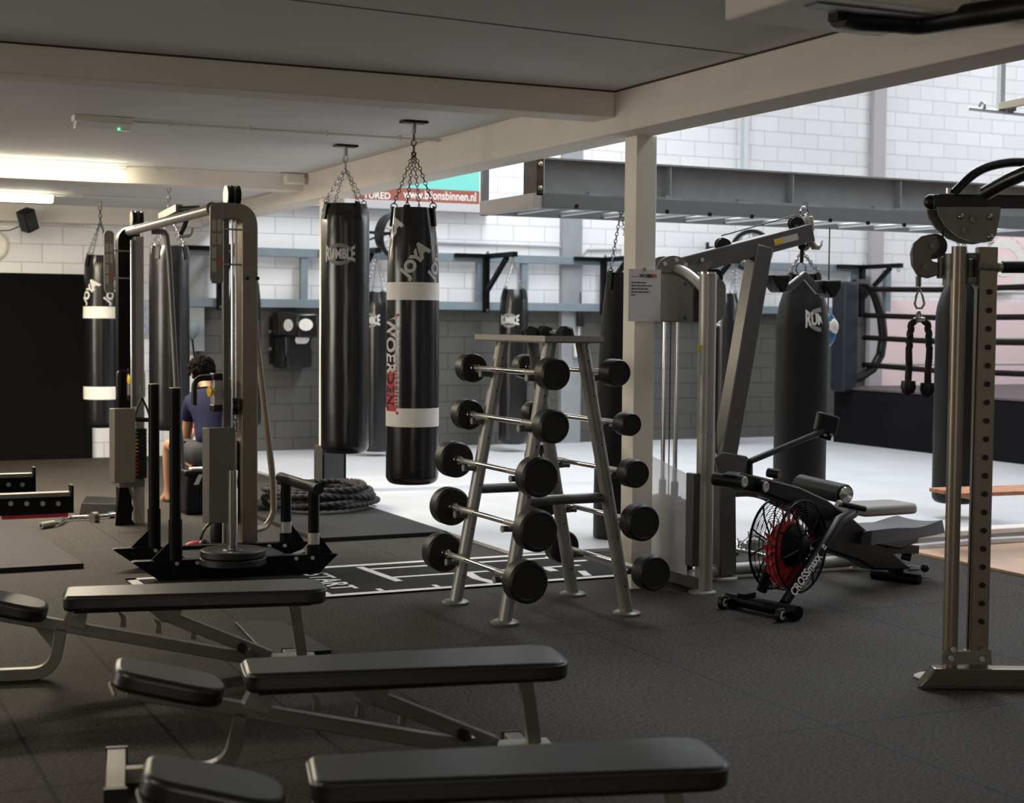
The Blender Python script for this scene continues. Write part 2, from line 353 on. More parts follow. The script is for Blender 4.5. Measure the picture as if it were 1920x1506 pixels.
# loudspeaker and clock on the far left wall
c = ony(52, 413, 17.26); root = thing('loudspeaker', 'small black loudspeaker tilted on the wall under the ceiling', 'loudspeaker', (c.x, 17.3, c.z))
rot = Matrix.Rotation(R(-18), 3, 'Y') @ Matrix.Rotation(R(22), 3, 'X') @ Matrix.Rotation(R(25), 3, 'Z')
part('cabinet', MB().box(c, (.15, .14, .23), rot=rot), M_black, root, bev=.012)
part('grille', MB().box(c + rot @ V((0, -.073, .012)), (.125, .006, .18), rot=rot), mat('speaker_grille', (.03, .03, .03), .9), root)
part('bracket', MB().bar(c + V((0, .05, 0)), (c.x, 17.498, c.z), .03, .03), M_blackm, root)
part('cable', MB().tube([c + V((-.05, .05, -.05)), (c.x - .15, 17.47, c.z - .1), (c.x - .35, 17.48, c.z - .12), (c.x - .8, 17.48, c.z - .09)], .006, 6), M_black, root)
c = V((ony(-14, 460, 17.7).x, 17.7, ony(0, 460, 17.7).z)); root = thing('wall_clock', 'pale round clock cut off at the left edge above the dark panel', 'clock', c)
part('case', MB().lathe([(0, .17), (.03, .17), (.045, .15), (.045, 0)], c + V((0, .045, 0)), (0, -1, 0), 32), M_cream, root)
part('dial', MB().lathe([(0, .14), (.003, .14), (.003, 0)], c, (0, -1, 0), 32), M_white, root)

# poster on the pale strip of wall behind the hanging bag
b0, b1 = ony(243, 562, 17.74), ony(275, 635, 17.74)
single('poster', MB().bb((b0.x, WY - .012, b1.z), (b1.x + .12, WY - .002, b0.z)), mat('poster_print', (.42, .47, .55), .6, var=.4, scale=14), 'pale blue poster on the white wall behind the plain black bag', 'poster')

a, c = onz(566, 2, 2.884), onz(1430, 106, 2.884)
struct('trim_9', MB().bar(a + (a - c) * .8, c, .012, .004), mat('joint_dark', (.2, .19, .18), .9))
# banner at the far wall, seen below the long beam
P0, P1 = ony(640, 388, 17.7), ony(903, 385, 17.7)
root = thing('banner', 'brown and turquoise banner with a white web address', 'banner', ((P0.x + P1.x) / 2, 17.7, P1.z))
zb = P1.z; X1 = ony(898, 385, 17.7).x; zt = ony(898, 362, 17.7).z + .02
part('sheet', MB().bb((P0.x - 1.2, 17.69, zb), (X1 + .04, 17.70, zb + .85)), M_white, root)
part('print', MB().bb((P0.x - 1.2, 17.684, zb + .01), (X1, 17.689, zt)), M_brown, root, True).__setitem__('label', 'brown lower band')
part('print', MB().prism([(P0.x - .2, 17.688, zt), (X1, 17.688, zt), (X1, 17.688, zb + .80), (P0.x - .2, 17.688, zb + .8)], (0, -.004, 0)), M_teal, root).__setitem__('label', 'turquoise field')
q = ony(757, 366, 17.68); q2 = ony(893, 369, 17.68)
tx = flat_text('www.bijonsbinnen.nl', .15, ((q.x + q2.x) / 2, 17.680, (q.z + q2.z) / 2), (1, 0, 0), (0, 0, 1), bold=.002, spacing=1.0)
wd = max(v.x for v in tx.v) - min(v.x for v in tx.v); sc = (q2.x - q.x) / wd; mx = (q.x + q2.x) / 2
for v in tx.v: v.x = mx + (v.x - mx) * sc
part('lettering', tx, M_white, root)
q = ony(707, 367, 17.68); part('lettering', flat_text('TURED', .11, (q.x, 17.680, q.z), (1, 0, 0), (0, 0, 1), bold=.002), M_white, root)
single('ledge', MB().bb((P0.x - 1.2, 17.55, zb - .10), (X1 + .12, WY, zb - .01)), mat('ledge_paint', (.55, .53, .55), .6), 'pale ledge along the wall below the web address banner', 'ledge')

# ---------------------------------------------------------------- bag rail on the far wall
rz1, rz0 = 2.345, 1.755
root = thing('wall_rail', 'blue grey steel rail frame along the far wall for bags', 'wall rail', (8.4, 17.68, 1.7))
xe = ony(1274, 580, 17.65).x + 2.95
part('rail', MB().bb((4.06, 17.58, rz1 - .05), (xe, WY - .06, rz1 + .05)), M_blue, root, bev=.004)
part('rail', MB().bb((4.06, 17.58, rz0 - .05), (xe, WY - .06, rz0 + .05)), M_blue, root, bev=.004)
for px in (570, 900, 983, 1262, 1604, 1665):
    x = ony(px, 520, 17.62).x; part('stud', MB().bb((x - .04, 17.6, rz0), (x + .04, 17.68, rz1)), M_blue, root)
c = ony(345, 500, 17.65); part('stud', MB().bb((c.x - .02, 17.60, 1.2), (c.x + .22, WY - .02, rz1 + .05)), M_ibeam, root)
def bracket(px, py, label):
    x = ony(px, py, 17.55).x; root = thing('bag_bracket', label, 'bag bracket', (x, 17.57, rz0))
    part('post', MB().bb((x - .035, 17.515, rz0 - .08), (x + .035, 17.585, rz1 + .05)), M_blackm, root, bev=.004)
    part('arm', MB().bb((x - .035, 16.72, rz1 - .01), (x + .035, 17.58, rz1 + .05)), M_blackm, root, bev=.004)
    part('brace', MB().bar((x, 17.53, rz0 + .18), (x, 16.95, rz1 - .01), .05, .05), M_blackm, root)
    part('cross_bar', MB().bb((x - .42, 17.52, rz1 + .0), (x + .05, 17.578, rz1 + .05)), M_blackm, root)
    part('eye_bolt', MB().ring((x, 16.78, rz1 - .035), (1, 0, 0), .025, .006, 14), M_steel, root)
    for z in (rz0 - .05, rz1 + .065): part('bolt', MB().cyl((x, 17.50, z), (x, 17.52, z), .016, n=8), M_steel, root)
    return V((x, 16.78, rz1 - .06))
HK_E = bracket(412, 480, 'black bag bracket behind the near cable tower')
HK_F = bracket(664, 480, 'black bag bracket behind the tall bag with the oval emblem')
HK_G = bracket(912, 482, 'black bag bracket above the far bag behind the barbell rack')
HK_H = bracket(1132, 488, 'black bag bracket just left of the near pillar')
HK_I = bracket(1320, 495, 'black bag bracket behind the pulldown machine')
bracket(1617, 507, 'black bag bracket at the far end beside the ring post')
# thin conduit on the white wall and socket below
b = MB(); q0, q1 = ony(820, 455, 17.72), ony(1050, 463, 17.72)
b.tube([q0, q1, (q1.x + .08, 17.72, q1.z - .02), (q1.x + .09, 17.72, q1.z - .12)], .016, 8)
single('wall_pipe', b, mat('pipe_grey', (.45, .45, .46), .5), 'thin grey pipe on the white wall above the bag rail', 'pipe')
b = MB(); q0, q1 = ony(1090, 468, 17.72), ony(1165, 468, 17.72)
b.tube([(q0.x, 17.72, 1.5), (q0.x, 17.72, q0.z - .1), (q0.x + .08, 17.72, q0.z), q1], .016, 8)
single('wall_pipe', b, MATS['pipe_grey'], 'thin grey pipe bending down the wall left of the near pillar', 'pipe')
c = ony(1088, 598, 17.6); root = thing('hanging_plug', 'black plug hanging on a cord below the bag rail', 'plug', c)
part('body', MB().box(c, (.10, .07, .20)), M_black, root, bev=.02); part('cord', MB().cyl(c + V((0, 0, .1)), c + V((0, 0, .34)), .008, n=6), M_black, root)
c = ony(1083, 657, 17.6); root = thing('hanging_socket', 'white socket hanging on a cord against the grey wall', 'socket', c)
part('body', MB().box(c, (.10, .06, .18)), M_white, root, bev=.02); part('cord', MB().tube([c + V((0, 0, .08)), c + V((.01, 0, .15)), c + V((.02, 0, .30))], .007, 6), M_white, root)
part('outlet', MB().cyl(c + V((.01, -.032, -.045)), c + V((.01, -.028, -.045)), .026), M_black, root)

# round wall fans
def fan(px, py, rp, yy, ang, label):
    c = ony(px, py, yy); r = rp * (c - V((0, 0, H))).dot(FX) / F; ax = V((math.sin(ang), -math.cos(ang), -.15)).normalized()
    root = thing('wall_fan', label, 'fan', c)
    part('rim', MB().ring(c, ax, r, .025, 40, 8), M_black, root); part('shroud', MB().lathe([(0, r * .98), (.0, r * .95), (.16, r * .80), (.16, r * .84)], c, -ax, 36, True), M_black, root)
    b = MB(); a = ax.orthogonal().normalized(); d = ax.cross(a)
    for k in range(5):
        t = 2 * PI * k / 5; p = [c - ax * .05 + (a * math.cos(t + s) + d * math.sin(t + s)) * rr + ax * hh for s, rr, hh in ((0, .08, 0), (-.35, r * .85, .03), (.3, r * .88, -.03))]
        b.prism(p, ax * .006)
    part('blades', b, M_white, root); part('hub', MB().lathe([(0, .07), (.12, .06), (.13, 0)], c - ax * .07, ax), M_black, root)
    b = MB()
    for k in range(2, 6, 2): b.ring(c + ax * (.10 - .08 * (k / 6) ** 2), ax, r * k / 6, .004, 36, 4)
    for k in range(6): t = 2 * PI * k / 6; b.tube([c + ax * .10, c + (a * math.cos(t) + d * math.sin(t)) * r], .004, 4)
    part('guard', b, M_black, root)
    part('wall_arm', MB().bar(c - ax * .1, (c.x - .35, WY - .03, c.z + .05), .035, .035), M_black, root)
    b = MB(); b.bar((c.x - .35, WY - .03, c.z + .12), (c.x - .35, WY - .03, c.z - .1), .05, .02); b.tube([(c.x - .35, WY - .03, c.z - .1), c - ax * .12], .012, 6); part('wall_plate', b, M_black, root)
fan(745, 440, 43, 17.2, R(28), 'round black wall fan beside the tall banded bag')
fan(1409, 470, 37, 17.2, R(-35), 'round black wall fan behind the pulldown boom')

# padded wall target
c0, c1 = ony(519, 588, 17.5), ony(587, 690, 17.5); x0, x1, z1, z0 = c0.x, c1.x, c0.z, c1.z; zm = z0 + .56 * (z1 - z0); xm = x0 + .45 * (x1 - x0)
root = thing('wall_target', 'black padded punching target with white oval marks on the grey wall', 'punching target', ((x0 + x1) / 2, 17.6, z0))
part('upper_pad', MB().prism([(x0, WY - .02, zm), (x0, 17.52, zm + .03), (xm, 17.32, zm), (x1, 17.32, zm), (x1, WY - .02, zm)], (0, 0, z1 - zm)), M_vinyl, root, bev=.02)
part('lower_pad', MB().prism([(x0 + .02, WY - .02, z0), (x0 + .02, 17.52, z0), (xm - .1, 17.42, z0), (x1 - .03, 17.42, z0), (x1 - .03, WY - .02, z0)], (0, 0, zm - z0 + .02)), M_vinyl, root, bev=.02)
part('back_plate', MB().bb((x0 - .02, WY - .03, z0 + .04), (x1 + .02, WY - .002, z1 - .04)), M_black, root)
def oval(c, e1, e2, a, b_, n=20): return MB().prism([V(c) + V(e1) * (a * math.cos(2 * PI * k / n)) + V(e2) * (b_ * math.sin(2 * PI * k / n)) for k in range(n)], V(e1).cross(V(e2)) * .004)
part('mark', oval((x0 + .66 * (x1 - x0), 17.313, z0 + .80 * (z1 - z0)), (1, 0, 0), (0, 0, 1), .085, .07), M_white, root)
sl = V((xm - x0, -.2, 0)).normalized(); part('mark', oval(V((x0 + .55 * (xm - x0), 17.40, z0 + .79 * (z1 - z0))), sl, (0, 0, 1), .06, .07), M_white, root)
part('mark', oval((x0 + .62 * (x1 - x0), 17.395, z0 + .53 * (z1 - z0)), (1, 0, 0), (0, -.5, .87), .085, .07), M_white, root)
for sx in (x0 - .03, x1 + .03):
    for z in (z0 + .22, z0 + .42): part('bolt', MB().cyl((sx, 17.66, z), (sx, 17.70, z), .02, n=8), M_steel, root)
# soft pear-shaped ball on the wall left of the plain bag (edge visible)
c = ony(357, 618, 17.3); root = thing('speed_ball', 'small blue grey ball beside the plain black bag', 'ball', c)
part('ball', MB().sph(c, .10, sc=(1, 1, 1.15)), M_blue, root); part('cord', MB().tube([c + V((.02, 0, -.1)), c + V((.05, 0, -.35)), c + V((.14, 0, -.7))], .012, 6), M_black, root); part('wall_arm', MB().cyl(c, (c.x, WY - .002, c.z), .02, n=10), M_ibeam, root)

# ---------------------------------------------------------------- steel beam and bag frame in the hall
YB = 9.72; xL = onx(1020, 330, 4.80).x
root = thing('steel_beam', 'long grey steel beam spanning the hall above the bags', 'steel beam', (9, YB, 2.45))
b = MB(); z0, z1 = 2.455, 2.70
part('web', MB().bb((xL, YB + .07, z0), (15, YB + .085, z1)), M_ibeam, root)
part('flange', MB().bb((xL, YB - .01, z1 - .012), (15, YB + .165, z1)), M_ibeam, root); part('flange', MB().bb((xL, YB - .01, z0), (15, YB + .165, z0 + .012)), M_ibeam, root)
for px in (1258, 1488, 1690, 1840): x = ony(px, 340, YB).x; part('stiffener', MB().bb((x - .006, YB, z0), (x + .006, YB + .07, z1)), M_ibeam, root)
x = xL + .35
while x < 9.5: part('clamp', MB().bb((x, YB - .02, z0 - .02), (x + .14, YB + .04, z0 + .022)), M_ibeam, root); x += .62
part('end_plate', MB().bb((xL - .012, YB - .02, z0 - .02), (xL, YB + .17, z1 + .0)), M_galv, root)
part('end_block', MB().bb((xL - .065, YB - .03, z0 - .02), (xL - .013, YB + .18, z1)), mat('dark_wood', (.05, .035, .025), .6, var=.4, scale=12), root)
for z in (z0 + .03, z1 - .05): part('bolt', MB().sph((xL - .04, YB - .035, z), .018, 10, 6), mat('bolt_brass', (.6, .55, .42), .35, metal=.7) if 'bolt_brass' not in MATS else MATS['bolt_brass'], root)
xr = 12.5; zr = 2.405; yf = 10.50
root = thing('ladder_rig', 'horizontal steel ladder frame hanging under the long beam', 'bag frame', (9, YB, 2.36))
part('rail', MB().bb((xL - .02, YB - .04, 2.35), (xr, YB + .06, 2.45)), M_ladder, root, bev=.003)
part('rail', MB().bb((xL - .02, yf, 2.35), (xr, yf + .1, 2.45)), M_ladder, root, bev=.003)
part('end_rail', MB().bb((xL - .09, YB - .03, 2.35), (xL - .01, yf + .1, 2.45)), MATS['ledge_paint'], root, bev=.003)
part('upright', MB().bb((xL - .085, yf + .05, 2.345), (xL - .035, yf + .10, 2.70)), M_ladder, root, bev=.003)
x = xL + .18
while x < 9.6: part('rung', MB().cyl((x, YB + .06, 2.375), (x, yf, 2.375), .02, n=10), M_galv, root); x += .365
for px, py in ((1081, 387), (1251, 397), (1331, 402), (1410, 406), (1557, 413), (1628, 418), (1696, 422), (1822, 433)):
    q = ony(px, py, YB - .041); part('bolt_hole', MB().cyl((q.x, YB - .043, q.z), (q.x, YB - .030, q.z), .016, n=10), M_black, root)

# floor step rail at the hall edge, board floor, wooden changing bench
b0 = ony(1705, 1003, 8.6)
root = thing('floor_rail', 'long white and grey rail lying along the edge of the white mats', 'floor rail', (8.2, 8.6, 0))
part('body', MB().bb((6.9, 8.56, 0), (10.5, 8.70, .075)), MATS['ledge_paint'], root, bev=.004); part('cap', MB().bb((6.9, 8.55, .077), (10.5, 8.71, .115)), M_white, root, bev=.006)
q = ony(1880, 1003, 8.555); part('label', MB().bb((q.x - .09, 8.553, .02), (q.x + .09, 8.559, .062)), M_label, root)
b = MB().bb((7.0, 6.2, 0), (10, 8.45, .022)); b = single('board_floor', b, mat('maple_boards', (.62, .43, .30), .35, var=.14, scale=3), 'pale wooden board laid on the rubber floor at the right', 'board', bev=.004)
single('cloth_roll', MB().tube([(7.05, 8.49, .02), (7.6, 8.50, .03), (8.2, 8.48, .028), (9.2, 8.50, .03)], .035, 8), M_matf, 'white rolled mat edge between the board and the long rail', 'mat edge')
root = thing('changing_bench', 'slatted wooden changing bench with cream steel legs', 'bench', (8.3, 7.7, 0))
q0, q1 = onz(1828, 926, .43), onz(1772, 911, .43)
e1 = V((.995, -.09, 0)); e2 = (q1 - q0); e2.z = 0; wd = .36; e2 = V((.09, .995, 0)); o = V((q0.x - .15, q0.y, .43))
for k in range(4):
    a = o + e2 * (k * .095); part('slat', MB().bar(a, a + e1 * 2.2, .075, .028), M_wood, root, bev=.004)
for s in (.18, 1.0, 1.9):
    a = o + e1 * s
    part('leg_frame', MB().bar(a + V((0, 0, -.03)), a + e2 * .30 + V((0, 0, -.03)), .05, .03), M_ply, root)
    for t in (.02, .28): q = a + e2 * t; part('leg', MB().bb((q.x - .02, q.y - .02, .022), (q.x + .02, q.y + .02, .40)), M_cream, root)

# ---------------------------------------------------------------- boxing ring at the far right
rx, ry, rt = 12.55, 16.72, .755
root = thing('boxing_ring', 'raised boxing ring with black skirt and ropes behind the bags', 'boxing ring', (15.5, 14, 0))
part('skirt', MB().bb((rx, 10.5, .024), (18.8, ry, rt - .03)), M_ring, root, bev=.01)
part('canvas', MB().bb((rx - .02, 10.48, rt - .03), (18.8, ry + .02, rt)), mat('ring_canvas', (.10, .08, .085), .6), root, bev=.01)
for z in (2.03, 1.69, 1.40, 1.045):
    pl = [(rx + .30, 16.5, z), (rx + .22, 15.0, z - .03), (rx + .22, 13.5, z - .02), (rx + .3, 10.8, z)]
    part('rope', MB().tube(pl, .034, 8), mat('rope_wrap', (.012, .009, .009), .8, spec=.1) if 'rope_wrap' not in MATS else MATS['rope_wrap'], root)
    part('rope', MB().tube([(rx + .4, 16.58, z), (18.6, 16.58, z)], .02, 8), M_label, root).__setitem__('label', 'far rope with overexposure in its colour')  # far ropes get a pale colour in place of overexposure
pc = ony(1583, 535, 16.55); xq = pc.x
part('corner_post', MB().cyl((rx + .12, ry - .10, rt), (rx + .12, ry - .10, 2.12), .06), M_ibeam, root)
part('corner_pad', MB().bb((xq - .17, 16.30, .7), (xq + .06, 16.60, 2.12)), mat('navy_pad', (.018, .022, .028), .5, spec=.3), root, bev=.04, seg=3)
g = [ony(px, py, 16.4) for px, py in ((1601, 532), (1622, 532), (1640, 552), (1652, 590), (1656, 630), (1651, 665), (1636, 692), (1612, 708), (1592, 712))]
part('corner_cushion', MB().tube(g, .06, 10), M_black, root)
for k, (a, b_) in enumerate((((1583, 533), (1601, 532)), ((1578, 680), (1593, 712)))):
    part('turnbuckle', MB().tube([ony(*a, 16.42), ony(*b_, 16.41)], .02, 8), M_red, root)
b0, b1 = ony(1655, 562, 17.7), ony(1655, 735, 17.7)
single('wall_banner', MB().bb((b0.x, 17.69, .45), (18.9, 17.72, b0.z)), M_pink, 'wide red and pink banner on the wall behind the ring ropes', 'banner')
q = ony(1872, 390, 17.66); root = thing('wall_banner', 'upper red banner with a white round emblem high behind the ring', 'banner', (q.x + 1.2, 17.66, 2.3))
part('sheet', MB().bb((q.x - .05, 17.66, 2.15), (18.9, 17.685, q.z + .02)), M_pink, root)
q = ony(1884, 500, 17.65); b = MB(); b.lathe([(0, .40), (.004, .40), (.004, .27), (0, .27)], (q.x, 17.659, q.z), (0, -1, 0), 32, True); part('emblem_ring', b, M_white, root)
part('emblem', oval((q.x, 17.655, q.z), (1, 0, 0), (0, 0, 1), .22, .15), M_white, root)
for k in range(9): t = PI * (.12 + .76 * k / 8); part('emblem_star', oval((q.x + .47 * math.cos(t), 17.655, q.z + .47 * math.sin(t)), (1, 0, 0), (0, 0, 1), .035, .035, 8), M_white, root)
# steel hanger high in the hall
d = 12.2; a, c = dep(1873, 60, d), dep(1876, 205, d)
root = thing('steel_hanger', 'galvanised steel hanger frame hanging high in the hall', 'hanger', (c.x, c.y, c.z))
part('drop_tube', MB().bar((c.x, c.y, c.z), (c.x, c.y, 6.8), .045, .045), M_galv, root)
part('cross_tube', MB().cyl(dep(1816, 203, d), dep(1930, 215, d), .018), M_galv, root); part('arm', MB().bar(dep(1878, 199, d), dep(1945, 186, d - 1), .05, .05), mat('arm_bronze', (.35, .31, .2), .5, metal=.4), root)
part('clamp', MB().ring(dep(1842, 199, d), (1, 0, 0), .03, .012, 12), M_steel, root); part('clamp', MB().box(dep(1892, 205, d), (.09, .06, .07)), M_steel, root)
# dark pipe and pale unit under the near ceiling
b = MB(); zz = 2.80; g = [onz(px, py, 2.73) for px, py in ((1572, 30), (1600, 36), (1680, 40), (1718, 44), (1752, 40), (1810, 30), (1870, 22), (1960, 8))]
root = thing('ceiling_pipe', 'black padded pipe bending below the near ceiling', 'pipe', (g[3].x, g[3].y, 2.73))
part('pipe', MB().tube(fillet(g, .2, 4), .046, 14), M_black, root)
part('clamp', MB().box(g[0] + V((0, 0, .05)), (.05, .06, .14)), M_black, root); part('hanger', MB().cyl(g[0] + V((-.01, 0, .1)), g[0] + V((-.03, 0, .2)), .012), M_cream, root)
q0 = onz(1822, 26, 2.74); a = q0; root = thing('ceiling_unit', 'pale box unit fixed to the near ceiling at the top right', 'ceiling unit', (a.x - .35, a.y + .3, 2.885))
part('casing', MB().bb((q0.x - .75, q0.y, 2.74), (q0.x, q0.y + .55, 2.884)), M_cream, root, bev=.012); part('louver', MB().bb((q0.x - .65, q0.y + .08, 2.732), (q0.x - .1, q0.y + .16, 2.741)), M_grey, root)

# ================================================================ HANGING BAGS
def bag(name, label, c, ztop, zbot, r, hook, m=M_vinyl, prof=None, group='hanging punching bags', cm=M_steel, mount=None, tabs=4, apex=None, tab0=.5, wr=.010, lean=(0, 0)):
    root = thing(name, label, 'punching bag', (c[0], c[1], zbot), 0, group); h = ztop - zbot
    prof = prof or [(0.0, 1.0), (.93, 1.0), (.97, .96), (1.0, .86)]
    def sc(t):
        for (a, x), (b_, y) in zip(prof, prof[1:]):
            if a <= t <= b_: return x + (y - x) * (t - a) / (b_ - a)
        return prof[-1][1]
    def rad(phi, z):
        t = z / h; k = sc(t)
        pk = max(0, (t - .78) / .22) if k < .999 else 0      # gathered folds near the top
        n1 = noise.noise(V((math.cos(phi) * 2, math.sin(phi) * 2, z * 3 + c[0] * 7)))
        n2 = noise.noise(V((math.cos(phi) * 5, math.sin(phi) * 5, z * 11 + c[1])))
        return r * k * (1 + wr * n1 + wr * .5 * n2 + .035 * pk * math.sin(phi * 7 + z * 6))
    n, vs, fs = 48, [], []
    zs = [(r * .32 * (1 - math.cos(a)), 1 - .32 + .32 * math.sin(a)) for a in [PI / 2 * k / 6 for k in range(7)]]
    zs += [(zs[-1][0] + (h - zs[-1][0]) * k / 34, 1) for k in range(1, 35)]
    for z, k in zs:
        for j in range(n):
            ph = 2 * PI * j / n; q = rad(ph, z) * k; vs.append(V((q * math.cos(ph) + lean[0] * z, q * math.sin(ph) + lean[1] * z, z)))
    K = len(zs); fs = [(i * n + j, i * n + (j + 1) % n, (i + 1) * n + (j + 1) % n, (i + 1) * n + j) for i in range(K - 1) for j in range(n)]
    vs += [V((0, 0, -.004)), V((lean[0] * h, lean[1] * h, h - .03))]
    fs += [(j, K * n, (j + 1) % n) for j in range(n)] + [((K - 1) * n + j, (K - 1) * n + (j + 1) % n, K * n + 1) for j in range(n)]
    bd = MB(); bd.v = vs; bd.f = fs; body = part('body', bd, m, root, world=False, ang=60)
    ax = V(apex or hook) - V((c[0], c[1], zbot)); tp = V((lean[0] * h, lean[1] * h, 0))
    for k in range(tabs):
        ph = tab0 + 2 * PI * k / tabs; q = rad(ph, h - .012); u = V((math.cos(ph), math.sin(ph), 0)); s = V((-u.y, u.x, 0))
        lo = min(.12, h * .1)
        tb = MB(); tb.prism([tp + u * (rad(ph, h - lo) + .006) + s * x + V((0, 0, h - lo)) for x in (-.022, .022)] + [tp + u * (q + .006) + s * x + V((0, 0, h + .012)) for x in (.022, -.022)], u * .006)
        st = part('strap', tb, M_matte, root, world=False)
        part('ring', MB().ring(tp + u * (q + .004) + V((0, 0, h + .012)), s, .022, .004, 14, 5), cm, st, world=False)
        part('chain', MB().chain(tp + u * (q + .002) + V((0, 0, h + .03)), ax, up=(.2, .6, .15 + .1 * k)), cm, root, world=False)
    if apex: part('chain', MB().chain(ax, V(hook) - V((c[0], c[1], zbot)), link=.05, wd=.015, r=.005), cm, root, world=False)
    if mount == 'plate':
        hk = V(hook) - V((c[0], c[1], zbot))
        part('ceiling_plate', MB().box(hk + V((0, 0, .075)), (.17, .10, .012)), M_blackm, root, world=False); part('swivel', MB().cyl(hk + V((0, 0, .07)), hk, .016, n=10), M_steel, root, world=False)
    return root, body, rad
def cam_phi(c): return math.atan2(-c[1], -c[0])
def wrap(bg, shape, c, z, off, r, m, name='print', lift=.0025):
    root, body, rad = bg; vs, fs = shape; p0 = cam_phi(c) + off; b = MB()
    for x, y in vs:
        ph = p0 + x / r; q = rad(ph, z + y) + lift; b.v.append(V((q * math.cos(ph), q * math.sin(ph), z + y)))
    b.f = fs; return part(name, b, m, body, world=False)
def rotated(shape, ang, sx=1, sy=1):
    vs, fs = shape; c, s = math.cos(ang), math.sin(ang); return [(x * sx * c - y * sy * s, x * sx * s + y * sy * c) for x, y in vs], fs
def grid_rect(w_, h_, n=24, m=2):
    vs = [(-w_ / 2 + w_ * i / n, -h_ / 2 + h_ * j / m) for j in range(m + 1) for i in range(n + 1)]
    return vs, [(j * (n + 1) + i, j * (n + 1) + i + 1, (j + 1) * (n + 1) + i + 1, (j + 1) * (n + 1) + i) for j in range(m) for i in range(n)]
def oval_ring(a, b_, t, n=40, a0=0, a1=2 * PI):
    vs, fs = [], []
    for k in range(n + 1):
        ph = a0 + (a1 - a0) * k / n; vs += [(a * math.cos(ph), b_ * math.sin(ph)), ((a - t) * math.cos(ph), (b_ - t) * math.sin(ph))]
    return vs, [(2 * k, 2 * k + 2, 2 * k + 3, 2 * k + 1) for k in range(n)]
def oval_emblem(bg, c, z, off, r, wd, m=M_print):
    sh = letters('RUMBLE', .1, bold=.004, cut=.012); xs = [v[0] for v in sh[0]]; ys = [v[1] for v in sh[0]]; k = wd / (max(xs) - min(xs)); ky = .36 * wd / (max(ys) - min(ys))
    # letters at both ends stand taller, as in the emblem
    sh = ([(x * k, y * ky * (.92 + .62 * abs(x * k * 2 / wd) ** 3)) for x, y in sh[0]], sh[1])
    wrap(bg, sh, c, z, off, r, m, 'lettering')
    for a0, a1 in ((R(22), R(158)), (R(202), R(338))): wrap(bg, oval_ring(wd * .46, wd * .345, wd * .12, 30, a0, a1), c, z, off, r, MATS['emblem_dim'], 'emblem')
mat('emblem_dim', (.22, .215, .21), .5)

HA, HB, HC, HD = onz(648, 293, 2.80), onz(776, 251, 2.80), onz(188, 387, 2.74), onz(317, 352, 2.76)
A = bag('punching_bag', 'tall black bag with a white oval lettered emblem hanging from the ceiling', HA, 2.44, .555, .183, HA, mount='plate', cm=M_steel, tab0=.2, prof=[(0, 1), (.95, 1), (.975, .97), (1, .84)], apex=HA + V((0, 0, -.09)))
oval_emblem(A, HA, 2.055 - .555, R(-14), .183, .235)
B = bag('punching_bag', 'black bag with two white bands and red lettering hanging from the ceiling', HB, 2.31, .475, .176, HB, mount='plate', cm=M_chaind, tab0=.9, prof=[(0, 1), (.62, 1), (.80, .965), (.88, .90), (.95, .80), (1, .74)], apex=HB + V((0, 0, -.12)))
def banded(bg, c, r, zb, rings, logos, big):
    for z0, z1 in rings: wrap(bg, grid_rect(2 * PI * r * .999, z1 - z0, 60, 3), c, (z0 + z1) / 2 - zb, 0, r, M_white, 'band', .0018)
    for off, z, s in logos:
        wrap(bg, rotated(letters('JOY', .15 * s, bold=.006, cut=.02), R(52)), c, z - zb, R(off), r, M_print, 'lettering')
        wrap(bg, rotated(letters('A', .19 * s, bold=.008, cut=.02), R(40)), c, z - zb + .135 * s, R(off) + .105 * s / r, r, M_print, 'lettering')
    if big:
        zz = 1.22 - zb
        sh = rotated(letters('WOER', .12, bold=.004, cut=.02), -PI / 2, 1.05, 1.2); wrap(bg, sh, c, 1.40 - zb, R(-57), r, M_print, 'lettering')
        wrap(bg, grid_rect(.115, .27, 10, 8), c, 1.10 - zb, R(-55), r, M_red, 'print', .002)
        wrap(bg, rotated(letters('DEN.', .11, bold=.003, cut=.02), -PI / 2), c, 1.10 - zb, R(-57), r, M_black, 'lettering', .004)
        wrap(bg, rotated(letters('sportcentrum', .075, spacing=1.25, cut=.02), -PI / 2), c, 1.265 - zb, R(-33), r, M_print, 'lettering')
        for z in (1.60, .955): wrap(bg, oval_ring(.011, .011, .0105, 12), c, z - zb, R(-34), r, M_red, 'print')
zB = lambda y: dep(772, y, HB.dot(FX) - H * FX.z).z
zC = lambda y: dep(188, y, (HC - V((0, 0, H))).dot(FX)).z
banded(B, HB, .176, .475, ((zB(800), zB(765)), (zB(563), zB(530))), ((-2, zB(497), .70), (62, zB(500), .70), (-72, zB(450), .70)), True)
C_ = bag('punching_bag', 'black bag with two white bands hanging near the far dark wall panel', HC, zC(479), zC(803), .18, HC, mount='plate', cm=M_chaind, tab0=.4, prof=[(0, 1), (.62, 1), (.85, .97), (.96, .90), (1, .78)], apex=HC + V((0, 0, -.16)))
banded(C_, HC, .18, zC(803), ((zC(749), zC(725)), (zC(597), zC(575))), ((-48, zC(552), .75), (38, zC(552), .75)), False)
zD = lambda y: dep(316, y, (HD - V((0, 0, H))).dot(FX)).z
D_ = bag('punching_bag', 'plain black bag with strap tabs hanging behind the cable machine', HD, zD(462), zD(808), .183, HD, mount='plate', tab0=.75, apex=HD + V((0, 0, -.24)), prof=[(0, 1), (.93, 1), (.97, .97), (1, .90)])
